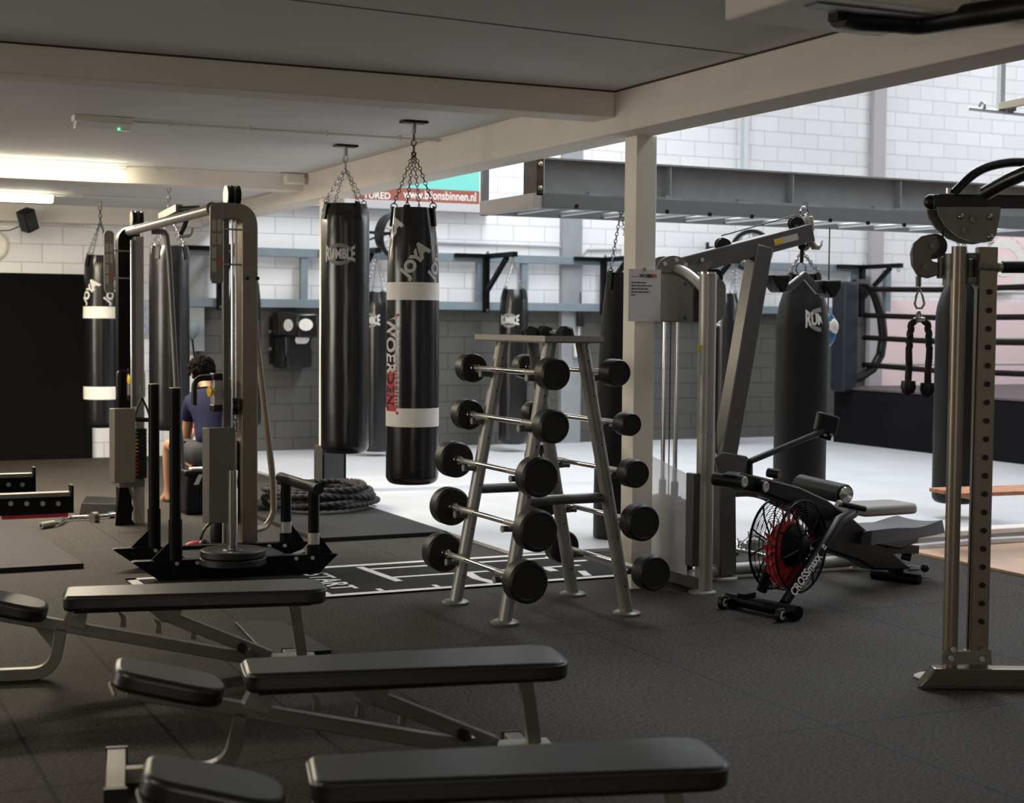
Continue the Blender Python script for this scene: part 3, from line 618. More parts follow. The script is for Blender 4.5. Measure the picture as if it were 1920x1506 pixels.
def on_bracket(hk, px0, px1, yt, yb, label, r=.175, **k):
    d = (hk - V((0, 0, H))).dot(FX); c = dep((px0 + px1) / 2, (yt + yb) / 2, d); c = V((hk.x + (c.x - hk.x) * 1.0, hk.y + (c.y - hk.y) * 1.0, 0))
    zt, zb = dep((px0 + px1) / 2, yt, d).z, max(.06, dep((px0 + px1) / 2, yb, d).z)
    return bag('punching_bag', label, c, zt, zb, r, V((hk.x, hk.y, hk.z)), **k), c, zb, d
G, cG, zb, d = on_bracket(HK_G, 936, 989, 543, 833, 'black bag with a white oval emblem hanging from the far wall behind the barbell rack', r=.17, tab0=.3, prof=[(0, 1), (.85, 1), (.95, .95), (1, .80)])
oval_emblem(G, cG, dep(955, 601, d).z - zb, R(-20), .17, .24)
F_, cF, zb, d = on_bracket(HK_F, 682, 733, 548, 847, 'black bag with an emblem hanging from the far wall between the two tall bags', r=.17, tab0=.1, prof=[(0, 1), (.80, 1), (.93, .9), (1, .70)])
oval_emblem(F_, cF, dep(695, 601, d).z - zb, R(-32), .17, .24)
I_, cI, zb, d = on_bracket(HK_I, 1332, 1386, 551, 815, 'black bag hanging from the far wall behind the pulldown machine boom', r=.175, tab0=.6, prof=[(0, 1), (.80, 1), (.93, .9), (1, .70)])
oval_emblem(I_, cI, dep(1340, 604, d).z - zb, R(-58), .175, .22)
E_, cE, zb, d = on_bracket(HK_E, 433, 485, 510, 800, 'black bag hanging from the far wall behind the near cable tower', r=.175, m=M_matte, prof=[(0, 1), (.80, 1), (.93, .85), (1, .6)])
def on_frame(px, yt, yb, r, label, yy, **k):
    c = ony(px, (yt + yb) / 2, yy); d = (c - V((0, 0, H))).dot(FX); zt, zb = dep(px, yt, d).z, dep(px, yb, d).z
    return bag('punching_bag', label, (c.x, c.y), zt, zb, r, V((c.x, c.y, 2.36)), **k), c, zb, d
Hb, cH, zb, d = on_frame(1160, 512, 1018, .172, 'slim black bag with a narrow top hanging close behind the near pillar', YB + .02, m=M_matte, tab0=.3, wr=.02, prof=[(0, 1), (.25, 1.0), (.6, .90), (.85, .74), (.97, .60), (1, .55)], lean=(.0, 0), apex=V((cam.location.x, 0, 0)) if False else None)
J, cJ, zb, d = on_frame(1500, 515, 925, .196, 'wide black bag with creased shoulders behind the air rower', YB + .02, m=M_matte, tab0=.2, wr=.016, prof=[(0, .98), (.6, 1), (.78, 1.02), (.86, .92), (.93, .74), (1, .66)], lean=(.012, 0), apex=dep(1503, 470, 11.55))
oval_emblem(J, cJ, dep(1530, 600, d).z - zb, R(48), .19, .26)
K_, cK, zb, d = on_frame(1795, 528, 944, .182, 'black bag with a slanted top hanging behind the holed upright', YB + .02, m=M_matte, tab0=.4, wr=.012, prof=[(0, 1), (.78, 1.0), (.87, .97), (.93, .82), (1, .50)])
# small blue ball print behind the wide bag's shoulder
c = ony(1552, 618, 10.4); root = thing('double_end_ball', 'small blue and white ball half hidden behind the wide black bag', 'ball', c)
part('ball', MB().sph(c, .075, sc=(1, 1, 1.9)), mat('ball_blue', (.04, .14, .30), .25), root); part('panel', MB().sph(c + V((.012, -.02, .02)), .067, sc=(1, 1, 1.2)), M_white, root)
part('cord', MB().cyl(c + V((0, 0, .13)), (c.x, c.y, 2.35), .006, n=6), M_black, root); part('cord', MB().cyl(c - V((0, 0, .13)), (c.x, c.y, .023), .006, n=6), M_black, root)

# ================================================================ BENCHES
def outline(L_, w0, w1, r0, r1, n=5):
    P = [(0, -w0 / 2, r0), (L_, -w1 / 2, r1), (L_, w1 / 2, r1), (0, w0 / 2, r0)]; out = []
    for i, (x, y, r) in enumerate(P):
        a = V(P[i - 1][:2]); b = V((x, y)); c = V(P[(i + 1) % 4][:2]); p = b + (a - b).normalized() * r; q = b + (c - b).normalized() * r
        out += [p * (1 - t) ** 2 + b * 2 * t * (1 - t) + q * t * t for t in [k / n for k in range(n + 1)]]
    return out
def make_bench(label):
    root = thing('weight_bench', label, 'weight bench', group='adjustable benches'); P = lambda nm, b, m=M_frame, par=None, **k: part(nm, b, m, par or root, world=False, **k)
    pad = MB().prism([(p.x, p.y, .312) for p in outline(1.125, .27, .34, .05, .11)], (0, 0, .068)); pad.v = [p - V((.085, 0, 0)) for p in pad.v]; bp_ = P('back_pad', pad, M_pad, bev=.016, seg=4)
    P('piping', MB().tube([(p.x - .0865, p.y, .366) for p in outline(1.128, .274, .344, .05, .11, 4)], .0035, 6, True), M_pad, bp_)
    P('pad_plate', MB().bb((-.04, -.10, .300), (.97, .10, .313)), M_blackm)
    sl = math.atan2(.086, .35); rot = lambda x, y, z: (-.525 + x * math.cos(sl) + z * math.sin(sl), y, .346 - x * math.sin(sl) + z * math.cos(sl))
    P('seat_pad', MB().prism([rot(p.x, p.y, 0) for p in outline(.375, .26, .29, .08, .13)], V(rot(0, 0, .068)) - V(rot(0, 0, 0))), M_pad, bev=.018, seg=4)
    P('spine', MB().bar((-.47, 0, .315), (.87, 0, .020), .05, .05), bev=.004)
    P('front_leg', MB().rtube(fillet([(-.095, 0, .225), (-.13, 0, .028), (-.52, 0, .028)], .16, 8), .05, .05, (1, 0, 0)), bev=.003)
    P('gusset', MB().prism([(-.21, -.006, .235), (-.11, -.006, .22), (-.125, -.006, .12)], (0, .012, 0)))
    ff = P('front_foot', MB().bb((-.54, -.25, 0), (-.475, .25, .055)), bev=.004)
    for s in (-1, 1): P('end_cap', MB().bb((-.544, s * .235, -.0), (-.471, s * .262, .058)), M_black, ff)
    rf = P('rear_foot', MB().bb((.87, -.18, 0), (.93, .18, .055)), bev=.004)
    for s in (-1, 1): P('end_cap', MB().bb((.866, s * .168, -.0), (.934, s * .19, .058)), M_black, rf)
    P('base_plate', MB().bb((.80, -.05, .0), (1.0, .05, .062)), M_silver, bev=.004)
    P('support_post', MB().bar((.905, 0, .312), (.94, 0, .06), .048, .048), bev=.004)
    P('pivot_bracket', MB().prism([(-.09, -.045, .25), (.0, -.045, .22), (.02, -.045, .31), (-.05, -.045, .325)], (0, .09, 0)))
    P('pivot_pin', MB().cyl((-.04, -.075, .30), (-.04, .075, .30), .018), M_chrome)
    st = P('strut', MB().bar((.345, 0, .262), (.80, 0, .062), .055, .05), bev=.004)
    P('hinge_plate', MB().prism([(.25, -.035, .312), (.33, -.035, .235), (.40, -.035, .235), (.42, -.035, .312)], (0, .07, 0)))
    for x, z in ((.355, .258), (.785, .068)): P('bolt', MB().cyl((x, -.036, z), (x, .036, z), .014), M_chrome, st)
    P('pull_pin', MB().cyl((.70, -.10, .098), (.70, -.02, .098), .017), M_chrome, st); P('pin_collar', MB().cyl((.675, -.05, .112), (.675, -.02, .112), .022), M_black, st)
    for x in (.15, .30, .45, .59):
        z = .327 - .05 - .22 * (x + .21) + .042
        P('catch', MB().prism([(x, -.02, z - .02), (x + .028, -.02, z - .024), (x + .024, -.02, z + .022), (x - .006, -.02, z + .042), (x + .006, -.02, z + .015)], (0, .04, 0)))
    P('pull_handle', MB().tube(fillet([(-.40, 0, .33), (-.53, .0, .345), (-.51, -.07, .315)], .02, 4), .006, 8), M_silver)
    return root
def set_bench(o, x, y, ang): o.location = (x, y, 0); o.rotation_euler = (0, 0, R(ang))
b1 = make_bench('adjustable black bench nearest the weight sled, third from the front'); set_bench(b1, 1.183, 6.85, -11.5)
b2 = copy_tree(b1); b2['label'] = 'adjustable black bench in the middle, fully in view with its seat raised'; set_bench(b2, 1.503, 5.13, -11.5)
b3 = copy_tree(b1); b3['label'] = 'nearest adjustable black bench, cut off by the bottom edge'; set_bench(b3, 1.334, 3.87, -14.5)
q = onz(530, 1190, .0)
single('rubber_block', MB().prism([(x.x, x.y, .001) for x in (onz(440, 1172), onz(528, 1170), onz(622, 1226), onz(500, 1235))], (0, 0, .018)), M_rub, 'flat black rubber plate on the floor under the back bench', 'rubber plate', bev=.004)

# ================================================================ BARBELL RACK
root = thing('barbell_rack', 'grey four legged rack holding ten short barbells', 'barbell rack', (3.73, 7.55, 0))
LEG = {'LB': ((3.37, 7.87), (3.646, 1.46)), 'LF': ((3.375, 7.235), (3.621, 1.46)), 'RF': ((4.092, 7.225), (3.802, 1.46)), 'RB': ((4.095, 7.86), (3.827, 1.46))}
def legx(k, z): (x0, y), (x1, zt) = LEG[k]; return x0 + (x1 - x0) * z / zt
for k, ((x0, y), (x1, zt)) in LEG.items():
    lg = part('leg', MB().tube([(x0, y, .01), (x1, y, zt)], 1, sec=[(.042 * math.cos(2 * PI * i / 20), .034 * math.sin(2 * PI * i / 20)) for i in range(20)], up=(0, 1, 0)), mat('rack_grey', (.27, .265, .255), .4, metal=.4) if 'rack_grey' not in MATS else MATS['rack_grey'], root)
    part('foot', MB().lathe([(0, .074), (.012, .076), (.02, .066), (.022, .03)], (x0, y, 0), (0, 0, 1), 28), M_frame, lg)
    for z in (.16, .42, .66, .92, 1.18, 1.36): part('bolt', MB().sph((legx(k, z), y - .036, z), .008, 8, 5), M_black, lg)
    sg = -1 if k[0] == 'L' else 1
    for z in (1.303, 1.042, .784, .526, .265):
        x = legx(k, z - .032); part('saddle', MB().cyl((x + sg * .02, y, z - .034), (x + sg * .098, y, z - .030), .016, n=12), M_grey, lg); part('saddle_cap', MB().cyl((x + sg * .098, y, z - .030), (x + sg * .104, y, z - .030), .019, n=12), M_silver, lg)
for y, n in ((7.235, 'F'), (7.865, 'B')): part('cross_brace', MB().cyl((legx('L' + n, .635), y, .635), (legx('R' + n, .635), y, .635), .027, n=16), M_grey, root)
tr = MB().bb((3.53, 7.11, 1.455), (3.87, 8.0, 1.463)); tray = part('tray', tr, M_grey, root)
tl = MB(); tl.bb((3.53, 7.11, 1.463), (3.534, 8.0, 1.492)); tl.bb((3.866, 7.11, 1.463), (3.87, 8.0, 1.492)); tl.bb((3.534, 7.996, 1.463), (3.866, 8.0, 1.492)); tl.bb((3.534, 7.11, 1.463), (3.866, 7.114, 1.492))
part('tray_lip', tl, M_silver, tray)
# the tenth-part: one barbell, then its copies
def barbell(x, z, y0, y1, rh, label, side):
    yc = (y0 + y1) / 2; hl = (y1 - y0) / 2
    root = thing('barbell', label, 'barbell', (x, yc, z), 0, 'short barbells on the rack'); P = lambda nm, b, m: part(nm, b, m, root, world=False, ang=24)
    hw = .055
    P('shaft', MB().cyl((0, -hl, 0), (0, hl, 0), .0145, n=16), M_chrome)
    for s in (-1, 1):
        P('grip_knurl', MB().cyl((0, s * .20, 0), (0, s * (hl - hw - .05), 0), .0152, n=16), M_silver)
        P('collar', MB().lathe([(0, .016), (.005, .024), (.03, .024), (.04, .03)], (0, s * (hl - hw - .035), 0), (0, s, 0), 18), M_chrome)
        hd = P('head', MB().lathe([(-hw, rh * .55), (-hw, rh * .90), (-hw + .014, rh), (hw - .016, rh), (hw, rh * .90), (hw, rh * .80), (hw - .004, rh * .77), (hw - .004, 0)], (0, s * hl, 0), (0, s, 0), 36), M_rub)
    return root
where = ['top', 'second', 'third', 'fourth', 'bottom']
for i, (x, z, y0, y1, rh) in enumerate(((3.519, 1.302, 7.005, 8.021, .082), (3.475, 1.044, 6.929, 7.968, .085), (3.431, .787, 6.991, 8.05, .102), (3.387, .529, 6.914, 8.003, .106), (3.343, .273, 6.932, 8.001, .108))):
    barbell(x, z, y0, y1, rh, 'short black-headed barbell on the left side of the rack, %s from the top' % where[i] if 0 < i < 4 else 'short black-headed barbell on the left side of the rack, %s row' % where[i], 0)
for i, (x, z, y0, y1, rh) in enumerate(((3.908, 1.304, 7.061, 8.124, .071), (3.96, 1.04, 7.017, 8.12, .061), (4.012, .781, 7.042, 8.149, .075), (4.063, .521, 7.051, 8.176, .097), (4.116, .258, 7.02, 8.053, .095))):
    barbell(x, z, y0, y1, rh, 'short black-headed barbell on the pillar side of the rack, %s from the top' % where[i] if 0 < i < 4 else 'short black-headed barbell on the pillar side of the rack, %s row' % where[i], 1)
def dumbbell(a, b_, label):
    a, b_ = V(a), V(b_); root = thing('dumbbell', label, 'dumbbell', (a + b_) / 2, 0, 'dumbbells on the rack tray'); d = (b_ - a).normalized()
    part('handle', MB().tube([a, a + (b_ - a) * .3, (a + b_) / 2, a + (b_ - a) * .7, b_], [.013, .014, .017, .014, .013], 12), M_chrome, root)
    for p, s in ((a, -1), (b_, 1)): part('head', MB().lathe([(-.032, .032), (-.03, .040), (.03, .040), (.036, .030), (.036, 0)], p, d * s, 6), M_rub, root, ang=20)
dumbbell((3.60, 7.42, 1.503), (3.68, 7.62, 1.503), 'small hexagonal dumbbell lying at the back of the rack tray')
dumbbell((3.68, 7.18, 1.503), (3.66, 7.38, 1.503), 'hexagonal dumbbell with chrome handle at the front of the rack tray')

# ================================================================ FLOOR THINGS IN THE MIDDLE
# turf lane with white markings
root = thing('turf_lane', 'black sprint turf lane with white line markings', 'turf', (3.6, 8.68, 0)); y0, y1, x0, x1 = 8.29, 9.32, 1.85, 4.78
part('turf', MB().bb((x0, y0, .0005), (x1, y1, .010)), M_turf, root)
def ln(a, b_, wd=.035): return part('marking', MB().bar((*a, .0105), (*b_, .0105), wd, .003), M_turfw, root)
ln((x0, y0 + .03), (x1, y0 + .03), .06); ln((x0, y1 - .03), (x1, y1 - .03), .06); ln((x0 + .03, y0), (x0 + .03, y1), .06)
ln((3.29, 9.22), (3.33, 8.63), .05); ln((3.32, 9.115), (4.6, 9.115), .04); ln((3.34, 8.77), (4.62, 8.77), .04); ln((3.83, 8.75), (3.80, 8.55), .06); ln((3.80, 8.55), (3.84, 8.34), .06); ln((4.37, 8.76), (4.36, 8.62), .06); ln((4.52, 8.56), (4.47, 8.38), .05)
for x in (2.2, 2.5, 2.8, 3.12, 3.47, 4.15): ln((x, y0 + .05), (x, y0 + .14), .03)
ln((4.60, 9.17), (4.62, 9.0), .07); ln((4.6, 8.93), (4.75, 8.93), .05)
tx = flat_text('START', .21, (2.94, 8.79, .0125), (0, -1, 0), (1, 0, 0), bold=.004); part('marking', tx, M_turfw, root)
# raised rubber mats
single('rubber_mat', MB().prism([(3.41, 10.43, .001), (4.40, 10.44, .001), (4.40, 12.9, .001), (3.36, 12.9, .001)], (0, 0, .03)), mat('rubber_mat', (.020, .0195, .020), .7, spec=.25, var=.25, scale=90, bump=.2, bscale=120), 'thick grey rubber mat on the floor beside the coiled rope', 'rubber mat', bev=.004)
single('rubber_mat', MB().prism([(-.4, 9.88, .001), (1.705, 9.88, .001), (1.62, 12.3, .001), (-.4, 12.3, .001)], (0, 0, .03)), MATS['rubber_mat'], 'thick dark rubber mat at the left edge of the floor', 'rubber mat', bev=.004)
# battle rope coiled by the far pillar
cx, cy = 3.98, 12.12; b = MB(); pts = []; nl = 8.3; N_ = 520; rr_ = random.Random(5); of = [(rr_.uniform(-.05, .05), rr_.uniform(-.05, .05), rr_.uniform(-.07, .03)) for _ in range(10)]
for i in range(N_ + 1):
    t = i / N_; a = 2 * PI * nl * t + .8; kk = nl * t; i0 = int(kk); f_ = kk - i0; f_ = f_ * f_ * (3 - 2 * f_); ox, oy, orr = [of[i0][q] * (1 - f_) + of[i0 + 1][q] * f_ for q in range(3)]
    rr = .40 + orr - .10 * (i0 % 2) * 0 + .03 * math.sin(3.0 * a + 5 * t)
    pts.append(V((cx + ox + rr * math.cos(a) * 1.06, cy + oy + rr * math.sin(a) * .96, .066 + .165 * t + .012 * math.sin(2.1 * a + 3) * min(1, t * 4))))
sec = [(math.cos(2 * PI * i / 12) * (1 - .14 * (i % 4 == 0)), math.sin(2 * PI * i / 12) * (1 - .14 * (i % 4 == 0))) for i in range(12)]
def rope(b, pts, r, tw):                 # a laid rope: three lobes that turn along the path
    n = 12; base = len(b.v); T = [(pts[min(i + 1, len(pts) - 1)] - pts[max(i - 1, 0)]).normalized() for i in range(len(pts))]; acc = 0; a = V((0, 0, 1)) if abs(T[0].z) < .9 else V((1, 0, 0)); vs = []
    for i, p in enumerate(pts):
        if i: acc += (p - pts[i - 1]).length
        a = (a - T[i] * a.dot(T[i])).normalized(); c = T[i].cross(a)
        for j in range(n):
            th = 2 * PI * j / n; q = r * (.66 + .40 * abs(math.cos(1.5 * (th - acc * tw)))); vs.append(p + a * (q * math.cos(th)) + c * (q * math.sin(th)))
    fs = [(i * n + j, i * n + (j + 1) % n, (i + 1) * n + (j + 1) % n, (i + 1) * n + j) for i in range(len(pts) - 1) for j in range(n)]
    return b.add(vs, fs + [list(range(n))[::-1], [(len(pts) - 1) * n + j for j in range(n)]])
sm = []
for i in range(len(pts) - 1): sm += [pts[i].lerp(pts[i + 1], k / 4) for k in range(4)]
rope(b, sm, .024, 34)
M_rope = mat('rope_black', (.018, .017, .017), .75, bump=.3, bscale=90)
single('battle_rope', b, M_rope, 'thick black twisted rope coiled at the foot of the far pillar', 'rope')
b = MB(); b.bb((4.365, 13.225, 0), (4.585, 13.249, .44)); b.bb((4.365, 13.431, 0), (4.585, 13.455, .44)); b.bb((4.361, 13.225, 0), (4.384, 13.455, .44)); b.bb((4.566, 13.225, 0), (4.589, 13.455, .44)); b.bb((4.358, 13.222, .37), (4.592, 13.4, .375))
single('pillar_pad', b, mat('pad_grey', (.05, .05, .052), .5), 'dark grey pad wrapped around the base of the far pillar', 'pillar pad', bev=.004)
# notice on the near pillar
q0, q1 = ony(1179, 504, 7.895), ony(1238, 603, 7.895)
root = thing('notice', 'white paper notice taped to the near pillar', 'notice', ((q0.x + q1.x) / 2, 7.895, q1.z))
w0, hh = q1.x - q0.x, q0.z - q1.z
part('sheet', MB().bb((q0.x, 7.894, q1.z), (q1.x, 7.8955, q0.z)), M_paper, root)
tp = lambda fx, fz: (q0.x + fx * w0, 7.8925, q1.z + fz * hh)
part('lettering', flat_text('WOER', .027, tp(.52, .87), (1, 0, 0), (0, 0, 1), bold=.001), M_black, root); part('lettering', flat_text('DEN.', .027, tp(.74, .87), (1, 0, 0), (0, 0, 1), bold=.001), M_red, root)
part('lettering', flat_text('sportcentrum', .013, tp(.24, .86), (1, 0, 0), (0, 0, 1)), M_red, root)
for i, wl in enumerate((.55, .72, .60, .65, .20)):
    bl = MB(); x = .08
    while x < wl: ww = random.uniform(.05, .12); a, c = tp(x, .755 - .06 * i), tp(min(wl, x + ww), .73 - .06 * i); bl.bb((a[0], a[1], c[2]), (c[0], a[1] + .0005, a[2])); x += ww + .02
    part('text_line', bl, mat('ink', (.12, .11, .12), .7) if 'ink' not in MATS else MATS['ink'], root)
part('tape', MB().box(tp(.48, 1.0), (.02, .003, .018)), mat('tape_yellow', (.45, .40, .12), .5), root)

# ================================================================ WEIGHT SLED
n1, f1, n2, f2 = onz(329, 1090), onz(289, 1064), onz(588, 1078), onz(543, 1050)
root = thing('weight_sled', 'black push sled with tall posts and a loaded weight pin', 'weight sled', ((n1.x + n2.x) / 2, (n1.y + f1.y) / 2, 0))
dirx = (n2 - n1).normalized(); lat = V((-dirx.y, dirx.x, 0)); wdt = (f1 - n1).dot(lat); pos = lambda s, v, z: n1 + dirx * (s - .105 * v) + lat * v + V((0, 0, z)); Ls = (n2 - n1).length
for v in (0, wdt):
    sk = part('skid', MB().prism([pos(-.26, v - .035, .115), pos(-.10, v - .035, 0), (pos(Ls + .02, v - .035, 0)), pos(Ls + .14, v - .035, .115), pos(Ls + .12, v - .035, .12), pos(-.24, v - .035, .12)], lat * .07), M_blackm, root)
    for s in (.0, .12, Ls - .12, Ls - .02): part('bolt', MB().cyl(pos(s, v - .037, .10), pos(s, v - .045, .10), .012, n=8), M_label, sk)
    for s, hh in ((0, 1.14), (Ls, .50)):
        po = part('post', MB().cyl(pos(s, v, .03), pos(s, v, hh), .034, n=18), M_blackm, root)
        part('sleeve', MB().cyl(pos(s, v, .03), pos(s, v, .36 if s == 0 else .17), .041, n=18), M_blackm, po)
        part('gusset', MB().prism([pos(s - .15 if s == 0 else s + .02, v - .008, .115), pos(s - .03 if s == 0 else s + .12, v - .008, .115), pos(s - .035 if s == 0 else s + .035, v - .008, .23)], lat * .016), M_blackm, po)
        if s: part('tape', MB().cyl(pos(s, v, .18), pos(s, v, .25), .0365, n=18), M_silver, po)
        else: part('cap', MB().cyl(pos(s, v, hh), pos(s, v, hh + .006), .034, n=18), M_label, po)
part('push_bar', MB().cyl(pos(Ls, -.09, .525), pos(Ls, wdt + .12, .525), .034, n=18), M_black, root)
part('deck', MB().prism([pos(.10, 0, .085), pos(Ls - .12, 0, .085), pos(Ls - .12, wdt, .085), pos(.10, wdt, .085)], (0, 0, .015)), M_black, root)
part('cross_member', MB().bar(pos(.04, 0, .07), pos(.04, wdt, .07), .05, .04), M_blackm, root)
wp = onz(437, 1062, .10)
part('weight_pin', MB().cyl(wp, V((wp.x, wp.y, .66)), .027, n=20), M_chrome, root)
def plate(z, t, r, label):
    rt = thing('weight_plate', label, 'weight plate', (wp.x, wp.y, z), 0, 'plates on the sled')
    part('disc', MB().lathe([(0, .03), (0, r - .01), (.006, r), (t - .006, r), (t, r - .008), (t, r - .03), (t - .007, r - .045), (t - .007, .06), (t, .05), (t, .03)], (wp.x, wp.y, z), (0, 0, 1), 48), M_rub, rt, ang=30); return rt
root.location.z = .011
plate(.112, .045, .195, 'lower black weight plate on the sled pin'); plate(.159, .045, .192, 'upper black weight plate on the sled pin')
c = onz(553, 1062, .06); single('metal_offcut', MB().prism([c + V(p) for p in ((-.05, 0, -.06), (.10, .05, -.06), (.08, .05, .08), (0, .03, .06))], (.02, .10, .0)), M_silver, 'small silver metal block lying between the sled posts', 'metal block')

# ================================================================ CABLE MACHINE WITH TWO TOWERS
dn, df = 10.18, 11.88
nt = lambda px, py, k=0: dep(px, py, dn + k); ft = lambda px, py, k=0: dep(px, py, df + k)
base = onz(462, 1048); root = thing('cable_machine', 'cable crossover machine with two bronze towers joined by a top bar', 'cable machine', (base.x, base.y, 0))
def vbox(fn, x0, x1, y0, y1, dpt, k=0):     # upright box whose near face spans the given sight lines
    a, b_ = fn((x0 + x1) / 2, y0, k), fn((x0 + x1) / 2, y1, k); wx = (fn(x1, y0, k) - fn(x0, y0, k)).length / .93
    return MB().bb((a.x - wx / 2, a.y, b_.z), (a.x + wx / 2, a.y + dpt, a.z))
top, bot = nt(464, 388), base; ux, uy = bot.x + .01, bot.y + .03
part('tower_column', MB().rtube(fillet([(ux, uy, .0), (ux, uy, 2.255), (ux - .20, uy, 2.255)], .13, 8), .16, .105, (1, 0, 0)), M_bronze, root, bev=.008)
for px in (451, 473): q = nt(px, 523); part('bolt', MB().cyl((q.x, uy - .082, q.z), (q.x, uy - .088, q.z), .012, n=8), M_black, root)
q = nt(463, 1026); part('sticker', MB().bb((q.x - .033, uy - .083, q.z - .035), (q.x + .033, uy - .0815, q.z + .03)), M_label, root)
gx, gy = nt(424, 700).x, uy - .02
gr = part('guide_rail', MB().bb((gx - .045, gy + .0, .25), (gx - .008, gy + .05, 2.26)), M_grey, root, bev=.003)
for dx in (.012, .035): part('guide_rod', MB().cyl((gx + dx, gy, .28), (gx + dx, gy, 2.24), .0095, n=12), M_chrome, root)
part('cable', MB().cyl((gx + .065, gy, .9), (gx + .065, gy, 2.25), .003, n=6), M_black, root)
part('top_bracket', MB().bb((gx - .05, gy - .04, 2.215), (gx + .06, gy + .07, 2.275)), M_bronze, root, bev=.01)
def pulley(c, ax, r=.07, par=None):
    b = MB().lathe([(-.016, r * .97), (-.016, r), (-.010, r), (-.004, r * .84), (.004, r * .84), (.010, r), (.016, r), (.016, r * .97)], c, ax, 28)
    o = part('pulley', b, M_black, par); part('hub', MB().cyl(V(c) - V(ax) * .02, V(c) + V(ax) * .02, .02, n=10), M_silver, o); return o
def pulley_guard(c, ax, r, par): return part('pulley_cover', MB().lathe([(-.003, 0), (-.003, r), (.003, r), (.003, 0)], c, ax, 24), M_frame, par)
for px in (420, 434): c = nt(px, 370); pulley((c.x, gy + .03, c.z), (1, .0, 0), .068, root); pulley_guard((c.x - .024, gy + .03, c.z), (1, 0, 0), .066, root)
def placard(fn, x0, x1, y0, y1, nm):
    a, c = fn((x0 + x1) / 2, y0, -.28), fn((x0 + x1) / 2, y1, -.28); hw = (fn(x1, y0) - fn(x0, y0)).length / 2 * 1.06; pts = []; a = a + V((0, .09, 0))
    for k in range(9): t = PI * k / 8; pts.append((a.x + hw * math.cos(t), a.y - .09, a.z - hw * .8 + hw * .8 * math.sin(t)))
    pts += [(a.x - hw, a.y - .09, c.z + .03), (a.x - hw * .7, a.y - .09, c.z), (a.x + hw * .9, a.y - .09, c.z), (a.x + hw, a.y - .09, c.z + .02)]
    pl = part('placard', MB().prism(pts, (0, .02, 0)), MATS['placard_grey'], root, bev=.004); hh = a.z - c.z; n = 0
    for r_ in range(4):
        for k in range(2):
            if r_ > 1 and k: continue
            zx = a.z - hh * (.28 + .17 * r_); xx = a.x - hw * .42 + k * hw * .82
            part('diagram', MB().bb((xx - hw * .33, a.y - .0925, zx - hh * .068), (xx + hw * .33, a.y - .09, zx + hh * .068)), MATS['diagram'], pl)
    part('diagram', MB().bb((a.x + hw * .15, a.y - .0925, a.z - hh * .78), (a.x + hw * .55, a.y - .09, a.z - hh * .66)), mat('print_orange', (.55, .10, .04), .5) if 'print_orange' not in MATS else MATS['print_orange'], pl)
    for zz in (a.z - hh * .32, a.z - hh * .76): part('placard_arm', MB().cyl((a.x + hw * .6, a.y - .08, zz), (a.x + hw + .18, a.y - .01, zz), .006, n=8), M_silver, pl)
mat('diagram', (.42, .40, .36), .5); mat('placard_grey', (.21, .195, .17), .5)
placard(nt, 395, 418, 380, 531, 'n'); placard(ft, 196, 213, 432, 549, 'f')
# near weight stack and its covers
sa, sb = nt(408, 797), nt(408, 972)
part('stack_cover', MB().prism([(sa.x - .155, gy - .10, sb.z), (sa.x - .125, gy - .16, sb.z), (sa.x + .045, gy - .16, sb.z), (sa.x + .045, gy - .10, sb.z)], (0, 0, sa.z - sb.z)), M_cover, root, bev=.004)
sc_ = nt(488, 797); part('stack_cover', MB().bb((ux + .058, gy + .26, sb.z - .0), (ux + .125, gy + .34, sa.z + .02)), M_cover, root, bev=.006)
stack = MB(); z = sb.z - .04
while z < sa.z - .10: stack.bb((gx - .02, gy + .03, z), (gx + .13, gy + .30, z + .026)); z += .029
part('weight_stack', stack, M_black, root); part('stack_base', MB().bb((gx - .10, gy - .08, .0), (gx + .16, gy + .36, .05)), M_grey, root)
for dx in (-.05, -.03): part('guide_rod', MB().cyl((gx + dx, gy - .02, .05), (gx + dx, gy - .02, sb.z + .1), .010, n=10), M_silver, root)
for z in (.10, .18): c = nt(390, 950); part('bolt', MB().cyl((sa.x - .11, gy - .16, sb.z + z - .04), (sa.x - .11, gy - .168, sb.z + z - .04), .008, n=8), M_chrome, root)
# carriage with bent handle and yellow knob
def carriage(fn, px, y0, y1, hx, hy0, hy1, ky, xk):
    a, c = fn(px, y0, -.06), fn(px, y1, -.06)
    cg = part('carriage', MB().bb((a.x - .045, a.y - .03, c.z + .03), (a.x + .085, a.y + .07, a.z - .03)), M_silver, root, bev=.006)
    for zz in (c.z, a.z - .045): part('collar', MB().bb((a.x - .05, a.y - .035, zz), (a.x + .03, a.y + .075, zz + .045)), M_black, cg, bev=.006)
    h0, h1 = fn(hx, hy0, -.08), fn(hx, hy1, -.08)
    part('handle', MB().tube(fillet([(a.x - .02, h0.y, h0.z), h0, h1], .07, 6), .019, 12), M_black, cg)
    k = fn(xk, ky, -.12); part('knob', MB().lathe([(0, .010), (.03, .010), (.035, .03), (.05, .034), (.055, .02), (.058, 0)], (k.x + .06, k.y, k.z), (-1, -.2, 0), 14), M_yellow, cg); part('knob_stem', MB().cyl((k.x + .06, k.y, k.z), (a.x, a.y, k.z), .010, n=10), M_silver, cg)
    return a, c, cg
carriage(nt, 412, 700, 772, 364, 709, 760, 734, 388); a, c, cg = carriage(ft, 250, 690, 752, 222, 696, 745, 712, 238)
s = nt(434, 760); pulley((s.x, gy - .03, s.z), (1, -.3, 0), .055, root); part('swivel_link', MB().chain((s.x, gy - .03, s.z - .05), (s.x, gy - .03, s.z - .16), link=.05, wd=.012, r=.005), M_steel, root)
b = MB(); fp = nt(400, 1040)      # black pad leaning behind the pin and brace tube
